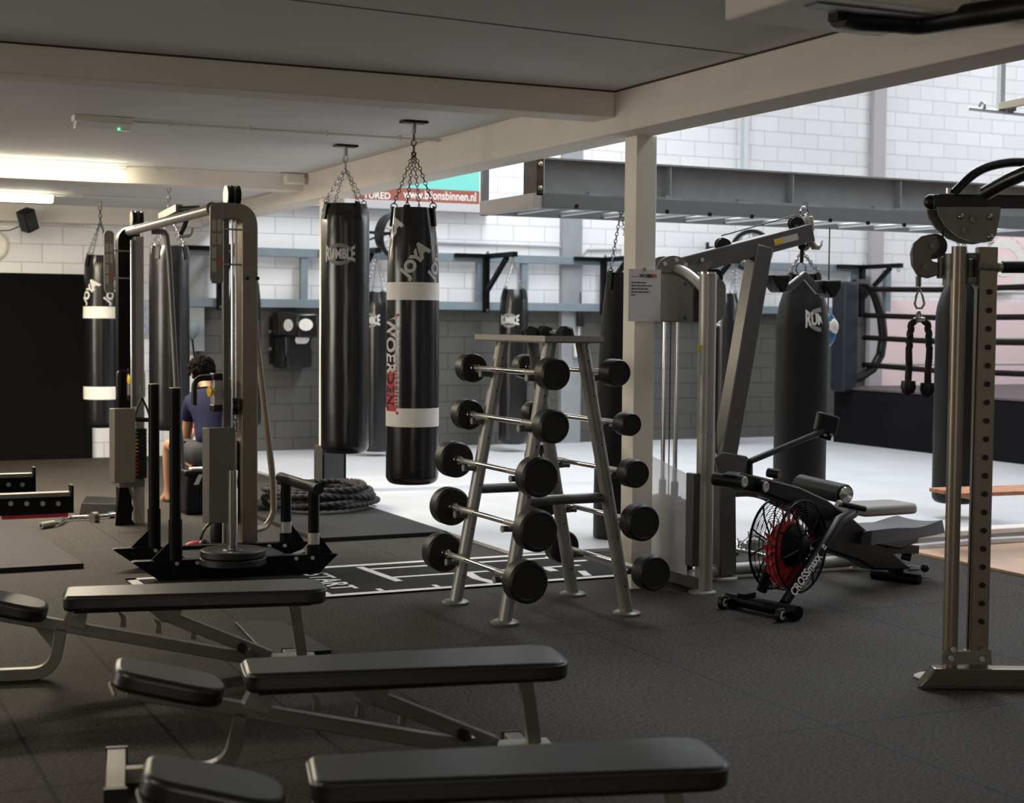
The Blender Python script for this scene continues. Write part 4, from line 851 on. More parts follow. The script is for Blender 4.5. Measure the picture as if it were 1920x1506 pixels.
part('front_foot', MB().bb((ux - .07, uy - .10, 0), (ux + .07, uy + .22, .02)), M_bronze, root)
br = [dep(481, 640, dn + .35), dep(512, 900, dn + .45), dep(513, 962, dn + .47), dep(500, 988, dn + .44), dep(470, 996, dn + .25)]
part('brace_tube', MB().tube(fillet([dep(479, 600, dn + .3)] + br, .12, 5), .023, 12), M_bronze, root)
# far tower
ub = onz(268, 983); fx, fy = ub.x, ub.y
part('tower_column', MB().bb((fx - .055, fy, 0), (fx + .015, fy + .10, 2.18)), M_silver, root, bev=.006)
g = ft(231, 700); part('tower_column', MB().rtube(fillet([(g.x, fy + .14, .0), (g.x, fy + .14, 2.20), (fx, fy + .14, 2.20)], .1, 6), .12, .095, (1, 0, 0)), M_blackm, root)
part('guide_rod', MB().cyl((g.x + .03, fy - .02, .30), (g.x + .03, fy - .02, 2.15), .010, n=10), M_chrome, root)
part('guide_rail', MB().bb((fx - .075, fy - .03, .9), (fx - .055, fy + .02, 2.15)), M_grey, root)
for px in (245, 257): c = ft(px, 412); pulley((c.x, fy + .05, c.z), (1, 0, 0), .058, root); pulley_guard((c.x - .02, fy + .05, c.z), (1, 0, 0), .056, root)
sa, sb = ft(217, 762), ft(217, 899); part('stack_cover', MB().prism([(sa.x - .10, fy - .10, sb.z), (sa.x - .07, fy - .15, sb.z), (sa.x + .085, fy - .15, sb.z), (sa.x + .085, fy - .10, sb.z)], (0, 0, sa.z - sb.z)), M_cover, root, bev=.004)
st = MB(); z = sb.z + .02
while z < sa.z - .16: st.bb((sa.x + .09, fy - .05, z), (sa.x + .19, fy + .20, z + .026)); z += .029
st_ = part('weight_stack', st, M_black, root)
c = ft(242, 803); part('stack_pin', MB().sph((c.x, fy - .07, c.z), .014, 10, 6), M_yellow, st_)
tk = [MB(), MB(), MB()]
for k in range(14): z = sb.z + .04 + k * .029; tk[0 if k < 6 else 1 if k < 10 else 2].bb((sa.x + .10, fy - .0525, z + .006), (sa.x + .125, fy - .0505, z + .016))
for b, m in zip(tk, (M_red, M_yellow, mat('print_green', (.05, .35, .22), .5))): part('stack_numbers', b, m, st_)
part('stack_base', MB().bb((sa.x - .02, fy - .07, sb.z - .045), (fx, fy + .25, sb.z + .015)), M_grey, root)
e = onz(252, 990); part('foot_plate', MB().prism([(fx - .21, fy - .02, 0), (fx - .17, fy - .02, .36), (fx - .14, fy - .02, .38), (fx - .075, fy - .02, .12), (fx - .10, fy - .02, .06), (fx - .06, fy - .02, .0)], (.0, .02, 0)), M_blackm, root); part('foot_edge', MB().bar((fx - .14, fy - .03, .40), (fx - .015, fy - .03, .01), .03, .018), M_bronze, root)
part('top_bar', MB().tube([nt(430, 386), nt(398, 392), ft(234, 436), ft(224, 440)], [.034, .034, .034, .028], 14), M_silver, root)
for px, py in ((398, 391), (256, 430)): part('bar_clamp', MB().ring(dep(px, py, dn if px > 300 else df - .2), (nt(398, 391) - ft(234, 435)), .036, .008, 16), M_bronze, root)
mt = lambda px, py, k: dep(px, py, k)
part('brace_tube', MB().tube(fillet([ft(285, 434, -.3), ft(311, 434, -.3), ft(317, 480, -.3), ft(331, 740, -.3), ft(343, 880, -.3)], .10, 6), .022, 12), M_grey, root)
ch = part('chin_up_mount', MB().bar(mt(303, 407, 11.3), mt(336, 390, 10.9), .05, .05), M_bronze, root); part('chin_up_grip', MB().cyl(mt(339, 393, 10.9), mt(372, 391, 10.8), .022, n=12), M_black, ch)
part('chin_up_grip', MB().tube(fillet([mt(352, 405, 10.8), mt(346, 425, 10.8), mt(338, 440, 10.8)], .03, 3), .017, 10), M_black, ch); part('chin_up_grip', MB().tube(fillet([mt(336, 444, 11), mt(358, 442, 11), mt(360, 428, 11)], .03, 4), .012, 10), M_silver, ch)
# D handle hanging from the far carriage
h = ft(266, 735, -.15); root = thing('cable_stirrup', 'black strap handle hanging from the far cable carriage', 'cable handle', h)
part('carabiner', MB().tube([h + V(p) for p in ((0, 0, .05), (.012, 0, .03), (.012, 0, -.02), (0, 0, -.04), (-.012, 0, -.02), (-.012, 0, .03))], .004, 6, True), M_steel, root)
part('strap', MB().tube(fillet([h + V((-.055, 0, -.20)), h + V((-.04, 0, -.14)), h + V((0, 0, -.04)), h + V((.045, 0, -.14)), h + V((.06, 0, -.20))], .02, 3), .008, 8), M_black, root)
part('grip', MB().cyl(h + V((-.075, 0, -.205)), h + V((.08, 0, -.215)), .017, n=12), M_black, root)
# things on the floor behind the machine
bp0 = onz(415, 1035); root = thing('leaning_pad', 'black oval pad leaning behind the sled plates', 'pad', bp0)
rot = Matrix.Rotation(R(24), 3, 'Y'); part('pad', MB().sph(dep(411, 1000, 10.5) + V((0, 0, -.01)), .15, 20, 12, (.42, .3, 1.0)), M_matte, root); b = root.children[0]
c = onz(368, 1040); root = thing('red_bag', 'small red and black bag on the floor behind the sled', 'bag', c)
part('body', MB().sph(c + V((0, 0, .045)), .06, 14, 8, (1.5, .9, .8)), M_red, root); part('flap', MB().sph(c + V((.045, -.02, .06)), .045, 12, 8, (1, 1, .9)), M_black, root)
part('strap', MB().tube(fillet([c + V((.02, 0, .07)), c + V((.05, 0, .17)), c + V((.14, .05, .22))], .06, 4), .009, 8), M_black, root)
q = onz(400, 1050); single('bar_on_floor', MB().cyl(onz(322, 1047, .016), onz(430, 1052, .016), .0155, n=12), M_silver, 'silver bar lying on the floor behind the sled deck', 'bar')

# curl bar and rack arms on the left
g = [onz(px, py, .026) for px, py in ((76, 986), (111, 980), (124, 971), (172, 969), (214, 965))]
root = thing('curl_bar', 'chrome bent bar lying on the floor near the far cable tower', 'bar', g[2])
part('bar', MB().tube(fillet(g, .05, 4), .0145, 12), M_chrome, root); part('collar', MB().cyl(g[0], g[0] + (g[1] - g[0]) * .7, .024, n=14), M_silver, root); part('collar', MB().cyl(g[4] - (g[4] - g[3]) * .25, g[4], .025, n=14), M_chrome, root)
q = onz(177, 972, .03); part('spin_lock', MB().lathe([(-.02, .03), (-.02, .05), (.02, .05), (.02, .03)], q, (1, .3, 0), 18), M_steel, root)
bx = onz(150, 966); single('low_box', MB().prism([onz(148, 966), onz(215, 968), onz(222, 955), onz(157, 952)], (.03, .05, .09)), M_blackm, 'low black metal box on the floor behind the bent bar', 'box', bev=.005)
def rack_arm(px, yt, yb, z, holes, label, red):
    e = onz(px, (yt + yb) / 2, z); sc = (e - V((0, 0, H))).dot(FX) / F; hh = (yb - yt) * sc
    root = thing('rack_arm', label, 'safety arm', (e.x - .6, e.y, z), 0, 'rack safety arms')
    d = V((1, .0, 0)); x0 = e.x - 1.3
    part('beam', MB().bb((x0, e.y, z - hh / 2), (e.x, e.y + .075, z + hh / 2 - .018)), M_blackm, root, bev=.003); part('liner', MB().bb((x0, e.y + .005, z + hh / 2 - .018), (e.x - .01, e.y + .07, z + hh / 2)), M_frame, root)
    part('end_lip', MB().bb((e.x - .006, e.y, z - hh / 2), (e.x + .003, e.y + .075, z + hh / 2 + .03)), M_blackm, root)
    for hx in holes: q = ony(hx, (yt * .45 + yb * .55), e.y); part('hole_rim', oval((q.x, e.y - .001, q.z), (1, 0, 0), (0, 0, 1), .011, .011, 12), M_silver, root)
    if red: part('underside', MB().bb((e.x - .30, e.y + .008, z - hh / 2 - .018), (e.x - .02, e.y + .066, z - hh / 2)), M_red, root)
    part('upright', MB().bb((x0 - .08, e.y, 0), (x0 - .005, e.y + .075, 2.2)), M_blackm, root)
rack_arm(137, 923, 962, .74, (20, 50, 80, 109), 'black holed safety arm at the left edge, the nearer one with a red underside', True)
rack_arm(66, 888, 926, .74, (16, 42), 'black holed safety arm at the left edge, the farther shorter one', False)

# ================================================================ PERSON
def skin_mesh(name, nodes, edges, m, parent, sub=2, root_i=0):
    me = bpy.data.meshes.new(name); mi = root_matrix(parent).inverted(); me.from_pydata([tuple(mi @ V(p[:3])) for p in nodes], edges, []); o = bpy.data.objects.new(name, me); COL.objects.link(o); o.parent = parent
    sk = o.modifiers.new('skin', 'SKIN'); sk.use_smooth_shade = True
    if not me.skin_vertices: me.attributes.new('skin', 'FLOAT_VECTOR', 'POINT') if False else None
    bm = bmesh.new(); bm.from_mesh(me); L = bm.verts.layers.skin.verify()
    for v, p in zip(bm.verts, nodes):
        r = p[3]; v[L].radius = r if isinstance(r, tuple) else (r, r); v[L].use_root = False
    bm.verts.ensure_lookup_table(); bm.verts[root_i][L].use_root = True; bm.to_mesh(me); bm.free()
    s = o.modifiers.new('smooth', 'SUBSURF'); s.levels = sub; s.render_levels = sub; me.materials.append(m); return o
hipL, hipR = dep(374, 852, 12.75), dep(428, 854, 12.7); pel = (hipL + hipR) / 2 + V((0, -.02, .02))
kneeL, kneeR = dep(317, 832, 13.2), dep(455, 842, 13.2); ankL, ankR = dep(317, 925, 13.3), dep(455, 930, 13.3)
chest = dep(396, 778, 12.95); neck = dep(390, 728, 13.12); shL, shR = dep(357, 754, 12.95), dep(438, 756, 12.9)
elL, elR = dep(349, 826, 13.05), dep(452, 824, 13.0); haL, haR = dep(368, 802, 13.35), dep(400, 812, 13.35); head = dep(378, 698, 13.25)
root = thing('person', 'person in navy shirt sitting bent forward behind the cable machine', 'person', (pel.x, pel.y, 0))
N_ = [(*pel, .11), (*pel.lerp(chest, .5), .105), (*chest, .12), (*neck, .058), (*head, .085), (*(head + V((-.02, .06, -.02))), .07), (*shL, .056), (*shL.lerp(elL, .5), .048), (*elL, .042), (*elL.lerp(haL, .6), .036), (*haL, .032), (*shR, .056), (*shR.lerp(elR, .5), .048), (*elR, .042), (*elR.lerp(haR, .6), .036), (*haR, .032),
      (*hipL, .095), (*hipL.lerp(kneeL, .5), .082), (*kneeL, .060), (*kneeL.lerp(ankL, .35), .058), (*ankL, .036), (*(ankL + V((-.03, .13, -.075))), .034), (*(ankL + V((0, -.03, -.07))), .036), (*hipR, .095), (*hipR.lerp(kneeR, .5), .082), (*kneeR, .060), (*kneeR.lerp(ankR, .35), .058), (*ankR, .036), (*(ankR + V((.02, .13, -.075))), .034)]
E_ = [(0, 1), (1, 2), (2, 3), (3, 4), (4, 5), (2, 6), (6, 7), (7, 8), (8, 9), (9, 10), (2, 11), (11, 12), (12, 13), (13, 14), (14, 15), (0, 16), (16, 17), (17, 18), (18, 19), (19, 20), (20, 21), (20, 22), (0, 23), (23, 24), (24, 25), (25, 26), (26, 27), (27, 28)]
for hnd, sd in ((10, 1), (15, -1)):       # five bent fingers at each hand
    c = V(N_[hnd][:3]); fw = (V(N_[hnd][:3]) - V(N_[hnd - 1][:3])).normalized(); sdv = fw.cross(V((0, 0, 1))).normalized()
    for k, (off, ln_) in enumerate(((-.027, .055), (-.009, .066), (.009, .062), (.027, .048))):
        a = c + fw * .035 + sdv * off; b_ = a + fw * ln_ * .5 - V((0, 0, .010)); e = b_ + fw * ln_ * .35 - V((0, 0, .025)); i = len(N_)
        N_ += [(*a, .010), (*b_, .0085), (*e, .0075)]; E_ += [(hnd, i), (i, i + 1), (i + 1, i + 2)]
    i = len(N_); a = c + sdv * (.034 * sd) + fw * .005; b_ = a + sdv * (.02 * sd) + fw * .03 - V((0, 0, .012)); N_ += [(*a, .011), (*b_, .009)]; E_ += [(hnd, i), (i, i + 1)]
body = skin_mesh('body', N_, E_, M_skin, root)
sl = shL.lerp(elL, .52); sr = shR.lerp(elR, .52)
shirt = skin_mesh('shirt', [(*(pel + V((0, 0, .03))), .158), (*pel.lerp(chest, .5), .160), (*chest, .185), (*chest.lerp(neck, .8), .10), (*shL, .085), (*sl, .072), (*shR, .085), (*sr, .072)], [(0, 1), (1, 2), (2, 3), (2, 4), (4, 5), (2, 6), (6, 7)], M_navy, body)
skin_mesh('shorts', [(*pel, .125), (*hipL, .112), (*hipL.lerp(kneeL, .45), .102), (*hipL.lerp(kneeL, .82), .088), (*hipR, .112), (*hipR.lerp(kneeR, .45), .102), (*hipR.lerp(kneeR, .82), .088)], [(0, 1), (1, 2), (2, 3), (0, 4), (4, 5), (5, 6)], M_short, body)
hb = MB(); rnd = random.Random(3)
hb.sph(head + V((.0, -.01, .015)), .108, 16, 10, (.95, 1.05, .98))
for k in range(130):
    u = V((rnd.uniform(-1, 1), rnd.uniform(-1, 1), rnd.uniform(-.35, 1))).normalized()
    if (u.y > .5 and u.z < .3) or u.z < -.3: continue
    hb.sph(head + V((0, 0, .022)) + u * .105, rnd.uniform(.016, .026), 8, 5)
part('hair', hb, M_hair, body)
fc = MB(); fdir = V((-.25, .8, -.5)).normalized(); fs_ = fdir.cross(V((0, 0, 1))).normalized(); fu = fs_.cross(fdir)
fc.sph(head + fdir * .10, .014, 10, 6)
part('nose', fc, M_skin, body)
ey = MB()
for s in (-1, 1): ey.sph(head + fdir * .086 + fs_ * (.032 * s) + fu * .02, .010, 10, 6)
part('eyes', ey, M_black, body); part('mouth', MB().box(head + fdir * .088 - fu * .045, (.04, .01, .008)), M_red, body)
er = MB()
for s in (-1, 1): er.sph(head + fs_ * (.088 * s) + V((0, .0, -.01)), .024, 10, 6, (.5, 1, 1.3))
part('ears', er, M_skin, body)
wr_ = MB()
for h_, e_ in ((haL, elL), (haR, elR)): wr_.cyl(h_ + (e_ - h_) * .10, h_ + (e_ - h_) * .30, .042, n=14)
part('hand_wraps', wr_, M_red, body)
# stool bag
s1 = onz(352, 966); s0 = dep(350, 880, 12.43)
root = thing('gear_box', 'black gear bag standing on the floor under the seated person', 'bag', (s1.x + .2, s1.y + .1, 0))
part('body', MB().bb((s1.x - .02, s1.y - .02, 0), (s1.x + .42, s1.y + .42, s0.z - .02)), M_matte, root, bev=.03, seg=3); part('lid', MB().bb((s1.x - .03, s1.y - .03, s0.z - .05), (s1.x + .43, s1.y + .43, s0.z - .005)), M_black, root, bev=.015)
q = ony(377, 897, s1.y - .024); part('emblem', MB().prism([q + V(p) for p in ((-.06, 0, -.05), (-.02, 0, -.05), (.02, 0, .05), (-.01, 0, .05))], (0, -.004, 0)), M_print, root)
q = dep(372, 876, 12.43); single('towel', MB().bb((q.x - .06, s1.y - .02, s0.z - .004), (q.x + .07, s1.y + .06, s0.z + .012)), M_white, 'small white towel on the black gear bag', 'towel', bev=.004)

# ================================================================ PULLDOWN MACHINE
YP = 8.03; lp = lambda px, py, v=0.0: ony(px, py, YP + v)
cb = onz(1317, 1112); root = thing('pulldown_machine', 'grey cable pulldown machine with a long top boom beside the near pillar', 'pulldown machine', (cb.x + .5, YP, 0))
ct = ony(1317, 514, cb.y)
colm = part('front_column', MB().tube([(cb.x, cb.y, .012), (cb.x, cb.y, ct.z)], 1, sec=[(.045 * math.cos(t) + (.012 if math.cos(t) > 0 else -.0), .047 * math.sin(t)) for t in [2 * PI * k / 24 for k in range(24)]], up=(1, 0, 0)), M_silver, root)
part('column_cap', MB().cyl((cb.x, cb.y, ct.z), (cb.x, cb.y, ct.z + .012), .052, n=24), M_chrome, colm); part('foot', MB().lathe([(0, .08), (.010, .08), (.016, .06)], (cb.x, cb.y, 0), (0, 0, 1), 28), M_silver, colm)
q = ony(1304, 680, cb.y); part('sticker', MB().bb((q.x - .012, cb.y - .046, q.z - .07), (q.x + .016, cb.y - .040, q.z + .07)), M_label, colm); part('sticker', MB().bb((q.x - .012, cb.y - .047, q.z + .072), (q.x + .016, cb.y - .041, q.z + .10)), M_yellow, colm)
ym, hw = YP, YP - cb.y; xs = cb.x
# weight stack bay between the front column and its twin behind the pillar
part('rear_column', MB().cyl((xs, YP + hw, 0), (xs, YP + hw, ct.z), .048, n=20), M_silver, root)
zt, zb = ony(1290, 540, cb.y).z, ony(1290, 604, cb.y).z; pr_ = []
for k in range(13): t = k / 12; pr_.append((xs - .05, cb.y + .07 + (2 * hw - .14) * t, zt + .10 * math.sin(PI * t)))
hs = part('stack_housing', MB().prism([(xs - .05, cb.y + .07, zb)] + pr_ + [(xs - .05, YP + hw - .07, zb)], (.10, 0, 0)), mat('housing_grey', (.045, .045, .042), .5), root, bev=.006)
part('arch_tube', MB().tube([(xs, cb.y + .02 + (2 * hw - .04) * k / 16, zt - .01 + .13 * math.sin(PI * k / 16)) for k in range(17)], .032, 14), M_silver, root)
for k, (dy, zz) in enumerate(((.16, .05), (.16, -.15), (.55, .05))): part('bolt', MB().cyl((xs - .052, cb.y + dy, zt + zz - .02), (xs - .056, cb.y + dy, zt + zz - .02), .010, n=8), M_black, hs)
y1_, y2_ = onx(1245, 700, xs).y, onx(1268, 700, xs).y
for y in (y1_, y2_): part('guide_rod', MB().cyl((xs, y, .10), (xs, y, zb + .02), .013, n=12), M_chrome, root)
part('cable', MB().cyl((xs, (y1_ + y2_) / 2, .5), (xs, (y1_ + y2_) / 2, zb), .004, n=6), M_black, root)
zs = onx(1262, 934, xs).z; st = MB(); z = .10; yc = (y1_ + y2_) / 2
while z < zs - .02: st.bb((xs - .05, yc - .19, z), (xs + .06, yc + .19, z + .029)); z += .032
part('weight_stack', st, M_black, root)
b = MB(); b.bb((xs - .03, yc - .10, zs - .02), (xs + .03, yc + .10, zs + .012)); part('stack_top', b, M_black, root)
for y in (y1_, y2_): part('bush', MB().cyl((xs, y, zs), (xs, y, zs + .10), .022, n=12), M_black, root)
sh0, sh1 = onx(1222, 856, xs - .075), onx(1291, 880, xs - .075)
part('stack_shroud', MB().prism([(xs - .075, cb.y + .05, .10), (xs - .075, cb.y + .05, sh1.z - .03), (xs - .075, cb.y + .5, sh0.z + .01), (xs - .075, YP + hw - .1, sh0.z + .0), (xs - .075, YP + hw - .1, .10)], (-.004, 0, 0)), M_frost, root)
part('side_plate', MB().bb((xs - .085, cb.y - .02, .16), (xs - .045, cb.y + .06, sh1.z - .02)), M_grey, root, bev=.003)
m0x = lp(1357, 1064).x
part('base_bar', MB().bar((xs, cb.y - .02, .06), (xs, YP + hw, .06), .09, .07), M_grey, root)
part('base_bar', MB().cyl((xs + .03, YP, .055), lp(1655, 1057) * V((1, 0, 0)).x if False else (6.30, YP, .055), .038, n=18), M_silver, root)
for x in (m0x, 6.28): part('foot', MB().lathe([(0, .085), (.010, .085), (.016, .06)], (x, YP, 0), (0, 0, 1), 24), M_label, root)
# boom and slanted mast
m0, m1, m2 = lp(1357, 1064), lp(1356, 872), lp(1426, 462)
part('mast', MB().rtube([(m0.x, YP, .03), V((m1.x, YP, m1.z - .15)), m1 + V((.01, 0, .08)), m1.lerp(m2, .5), m2], .115, .115, (1, 0, 0)), M_grey, root, bev=.006)
a0, a1 = lp(1258, 505), lp(1518, 436)
bm_ = part('boom', MB().bar(a0, a1, .095, .115), M_grey, root, bev=.008)
ad = (a1 - a0).normalized(); q = a0.lerp(a1, .80); part('warning_label', MB().bar(q - V((0, .049, 0)) - ad * .10 + V((0, 0, .0)), q - V((0, .049, 0)) + ad * .08, .002, .04), M_label, bm_); part('warning_label', MB().bar(q - V((0, .0505, 0)) - ad * .10 + V((0, 0, .0)), q - V((0, .0505, 0)) - ad * .03, .002, .025), M_yellow, bm_)
pc = lp(1258, 515); hp = MB(); sec = []
for k in range(11): t = PI * k / 10; sec.append((pc.x - .02 + .115 * math.cos(t), YP - .062, pc.z + .02 + .09 * math.sin(t)))
sec += [(pc.x - .12, YP - .062, zt + .10), (pc.x + .05, YP - .062, zt + .09)]; hp.prism(sec, (0, .012, 0)); hp.prism([V(p) + V((0, .112, 0)) for p in sec], (0, .012, 0)); part('pivot_plate', hp, M_frame, root)
q = lp(1298, 518); part('side_gusset', MB().prism([lp(1262, 505) - V((0, .052, 0)), lp(1330, 490) - V((0, .052, 0)), lp(1305, 528) - V((0, .052, 0)), lp(1262, 530) - V((0, .052, 0))], (0, .012, 0)), M_frame, root)
for px, py in ((1258, 488), (1275, 497), (1306, 488), (1236, 495)): q = lp(px, py) - V((0, .055, 0)); part('bolt', MB().cyl(q, q - V((0, .012, 0)), .014, n=8), M_chrome, root)
for px, py, dn_ in ((1353, 459, 0), (1490, 419, 0), (1318, 508, 1), (1340, 520, 1)):
    c = lp(px, py); pulley(c, (0, 1, 0), .042 if not dn_ else .05, root)
    if not dn_: part('pulley_guard', MB().prism([c + V((.05 * math.cos(t) * 1.1, -.03, .048 * math.sin(t) - .01)) for t in [PI * k / 8 for k in range(9)]], (0, .008, 0)), M_black, root)
part('cable', MB().tube([lp(1353, 442), lp(1490, 404)], .004, 6), M_black, root); part('cable', MB().tube([lp(1342, 540), lp(1343, 850)], .004, 6), M_black, root)
c = lp(1338, 558); part('swivel_plate', MB().prism([c + V((.075 * math.cos(t), -.02, .05 + .07 * math.sin(t))) for t in [PI * k / 8 for k in range(9)]] + [c + V((-.075, -.02, -.10)), c + V((-.01, -.02, -.17)), c + V((.06, -.02, -.12))], (0, .02, 0)), M_frame, root)
e = lp(1515, 437); part('end_plate', MB().bar(lp(1514, 406), lp(1517, 434), .085, .03, (1, 0, 0)), M_silver, root, bev=.006); part('eye_bolt', MB().ring(lp(1508, 396), (0, 1, .2), .028, .007, 16), M_chrome, root)
def hook(pts, r, nm, m, par=root): return part(nm, MB().tube(fillet([lp(*p) for p in pts], .06, 5), r, 12), m, par)
hook(((1514, 410), (1518, 440), (1524, 464), (1534, 466), (1541, 453)), [.014] * 19 + [.005], 'bar_hook', M_silver) if False else part('bar_hook', MB().tube([lp(*p) for p in ((1514, 412), (1516, 435), (1520, 452), (1526, 463), (1534, 464), (1539, 458), (1542, 451))], [.020, .020, .022, .022, .018, .012, .004], 12), M_silver, root)
hook(((1500, 445), (1502, 462), (1512, 468), (1516, 458)), .014, 'bar_hook', M_steel)
# knee plate, thigh rollers and seat
g0 = lp(1392, 858); part('knee_plate', MB().prism([lp(px, py) + V((0, -.06, 0)) for px, py in ((1330, 858), (1345, 846), (1390, 854), (1402, 866), (1402, 890), (1340, 888))], (0, .02, 0)), M_grey, root, bev=.006)
part('seat_arm', MB().tube(fillet([lp(1368, 922), lp(1420, 920), lp(1475, 950), lp(1560, 985)], .2, 5), .035, 14), M_grey, root)
part('seat_arm', MB().bar(lp(1415, 925), lp(1462, 932), .09, .05), M_silver, root)
part('seat_post', MB().bar(lp(1640, 985), (lp(1640, 985).x, YP, .06), .07, .07), M_grey, root)
part('seat_pad', MB().prism([V((p.x, p.y, 0)) + V((lp(1590, 950).x, YP, lp(1640, 962).z)) for p in outline(.46, .34, .30, .05, .07)], (0, 0, .065)), mat('pale_vinyl', (.30, .285, .26), .45), root, bev=.02, seg=3)
r0 = lp(1542, 920, -.02); part('thigh_roller', MB().cyl(r0 + V((0, -.24, 0)), r0 + V((0, .24, .02)), .062, n=28), M_matte, root, bev=.012); part('roller_cap', MB().lathe([(0, .05), (.008, .045), (.012, .02), (.016, 0)], r0 + V((0, -.24, 0)), (0, -1, 0), 20), M_chrome, root)
c = lp(1343, 852); part('cable_clip', MB().chain(c, c + V((0, 0, -.09)), link=.05, wd=.014, r=.006), M_chrome, root)
# grip hanging at the boom end
hk = lp(1504, 462); root = thing('pulldown_yoke', 'grey angled pulldown yoke with two black grips hanging from the boom', 'pulldown handle', hk)
part('hanger', MB().tube([hk, lp(1503, 492)], .012, 10), M_black, root); part('ball', MB().sph(hk, .026, 12, 8), M_black, root); part('link', MB().ring(lp(1502, 504), (0, 1, 0), .036, .006, 18), M_chrome, root)
hb_ = [lp(px, py) for px, py in ((1452, 541), (1474, 540), (1502, 516), (1528, 545), (1550, 546))]
part('frame', MB().rtube([p + V((0, -.03, 0)) for p in hb_], .035, .05, (0, 0, 1)), M_grey, root, bev=.006)
for px, flip in ((1452, 1), (1546, -1)):
    py = 516 if flip > 0 else 526
    gp = [lp(px + a, py + b_) for a, b_ in ((-17, 0), (17, 0), (16 * (1 if flip < 0 else .8), 14), (6, 33), (-2, 33), (-12, 18))]
    part('grip', MB().prism([p + V((0, -.09, 0)) for p in gp], (0, .13, 0)), M_black, root, bev=.012, seg=3)
# loose chrome handles on the floor behind the fan wheel
def floor_grip(px, py, kind, label):
    c = onz(px, py, .02); root = thing('cable_attachment', label, 'cable attachment', c, rz=random.uniform(0, 3), group='loose cable attachments')
    P = lambda nm, b, m: part(nm, b, m, root, world=False)
    if kind == 0: P('frame', MB().tube(fillet([(-.12, 0, 0), (-.06, 0, .07), (.06, 0, .07), (.12, 0, 0)], .03, 4), .010, 10), M_chrome); P('grip', MB().cyl((-.12, 0, -.003), (.12, 0, -.003), .015, n=10), M_black)
    else: P('bar', MB().tube(fillet([(-.22, 0, -.005), (-.10, 0, .03), (.10, .02, .06), (.22, 0, -.005)], .08, 4), .013, 10), M_chrome); P('swivel', MB().ring((0, .01, .075), (0, 1, 0), .022, .006, 12), M_chrome)
for px, py, k, lb in ((1382, 1032, 0, 'chrome handle lying upright by the mast foot of the pulldown machine'), (1396, 1046, 1, 'bent chrome bar on the floor behind the fan wheel'), (1408, 1020, 1, 'long chrome bar on the floor by the white mats behind the fan wheel'), (1340, 1050, 0, 'chrome handle on the floor between column and mast')): floor_grip(px, py, k, lb)

# ================================================================ AIR ROWER
o = (4.86, 7.02); an = R(22); U1 = V((math.cos(an), math.sin(an), 0)); U2 = V((-U1.y, U1.x, 0)); OB = V((o[0], o[1], 0))
root = thing('air_rower', 'black air rower with a caged fan wheel and white lettering', 'air rower', (5.5, 7.3, 0))
def rw(px, py, v=0.0): s, z = upright(px, py, o, an, v); return OB + U1 * s + U2 * v + V((0, 0, z))
def side(pts, v0, v1): return MB().prism([rw(px, py, v0) for px, py in pts], U2 * (v1 - v0))
body_pts = ((1380, 893), (1392, 886), (1440, 897), (1500, 913), (1552, 937), (1600, 972), (1650, 1015), (1700, 1058), (1712, 1066), (1690, 1070), (1640, 1069), (1612, 1052), (1580, 1042), (1548, 1030), (1540, 990), (1500, 952), (1440, 928), (1386, 915))
part('main_body', side(body_pts, -.05, .05), M_blackm, root, bev=.012, seg=3)
fc = rw(1478, 1022); rf = .25
part('fan_drum', MB().lathe([(-.03, .10), (-.03, .13), (.03, .13), (.03, .10)], fc, U2, 32, True), M_red, root)
bl = MB()
for k in range(20):
    t = 2 * PI * k / 20; e = U1 * math.cos(t) + V((0, 0, math.sin(t))); f = -U1 * math.sin(t) + V((0, 0, math.cos(t)))
    p = [fc + e * .12 + f * .012 - U2 * .02, fc + e * .235 + f * .022 - U2 * .02, fc + e * .235 - f * .022 + U2 * .015, fc + e * .12 - f * .012 + U2 * .015]; bl.prism(p, U2 * .004)
part('fan_blades', bl, M_red, root)
part('hub', MB().lathe([(-.11, 0), (-.11, .05), (-.095, .075), (-.05, .12), (.05, .12), (.09, .07), (.10, 0)], fc, U2, 36), M_blackm, root)
cg = MB()
for sgn in (-1, 1):
    for k in range(10): rr = .125 + (rf - .125) * k / 9; cg.ring(fc + U2 * (sgn * (.105 - .02 * (k / 9) ** 3)), U2, rr, .0018, 44, 4)
    for k in range(10): t = 2 * PI * k / 10 + .2; e = U1 * math.cos(t) + V((0, 0, math.sin(t))); cg.tube([fc + U2 * (sgn * .105) + e * .06, fc + U2 * (sgn * .103) + e * .18, fc + U2 * (sgn * .085) + e * rf], .005, 5)
for k in range(7): cg.ring(fc + U2 * (-.085 + .17 * k / 6), U2, rf, .0026, 48, 4)
part('fan_cage', cg, M_blackm, root)
for sgn in (-1, 1): part('cage_rim', MB().ring(fc + U2 * (.086 * sgn), U2, rf + .002, .007, 56, 6), M_blackm, root)
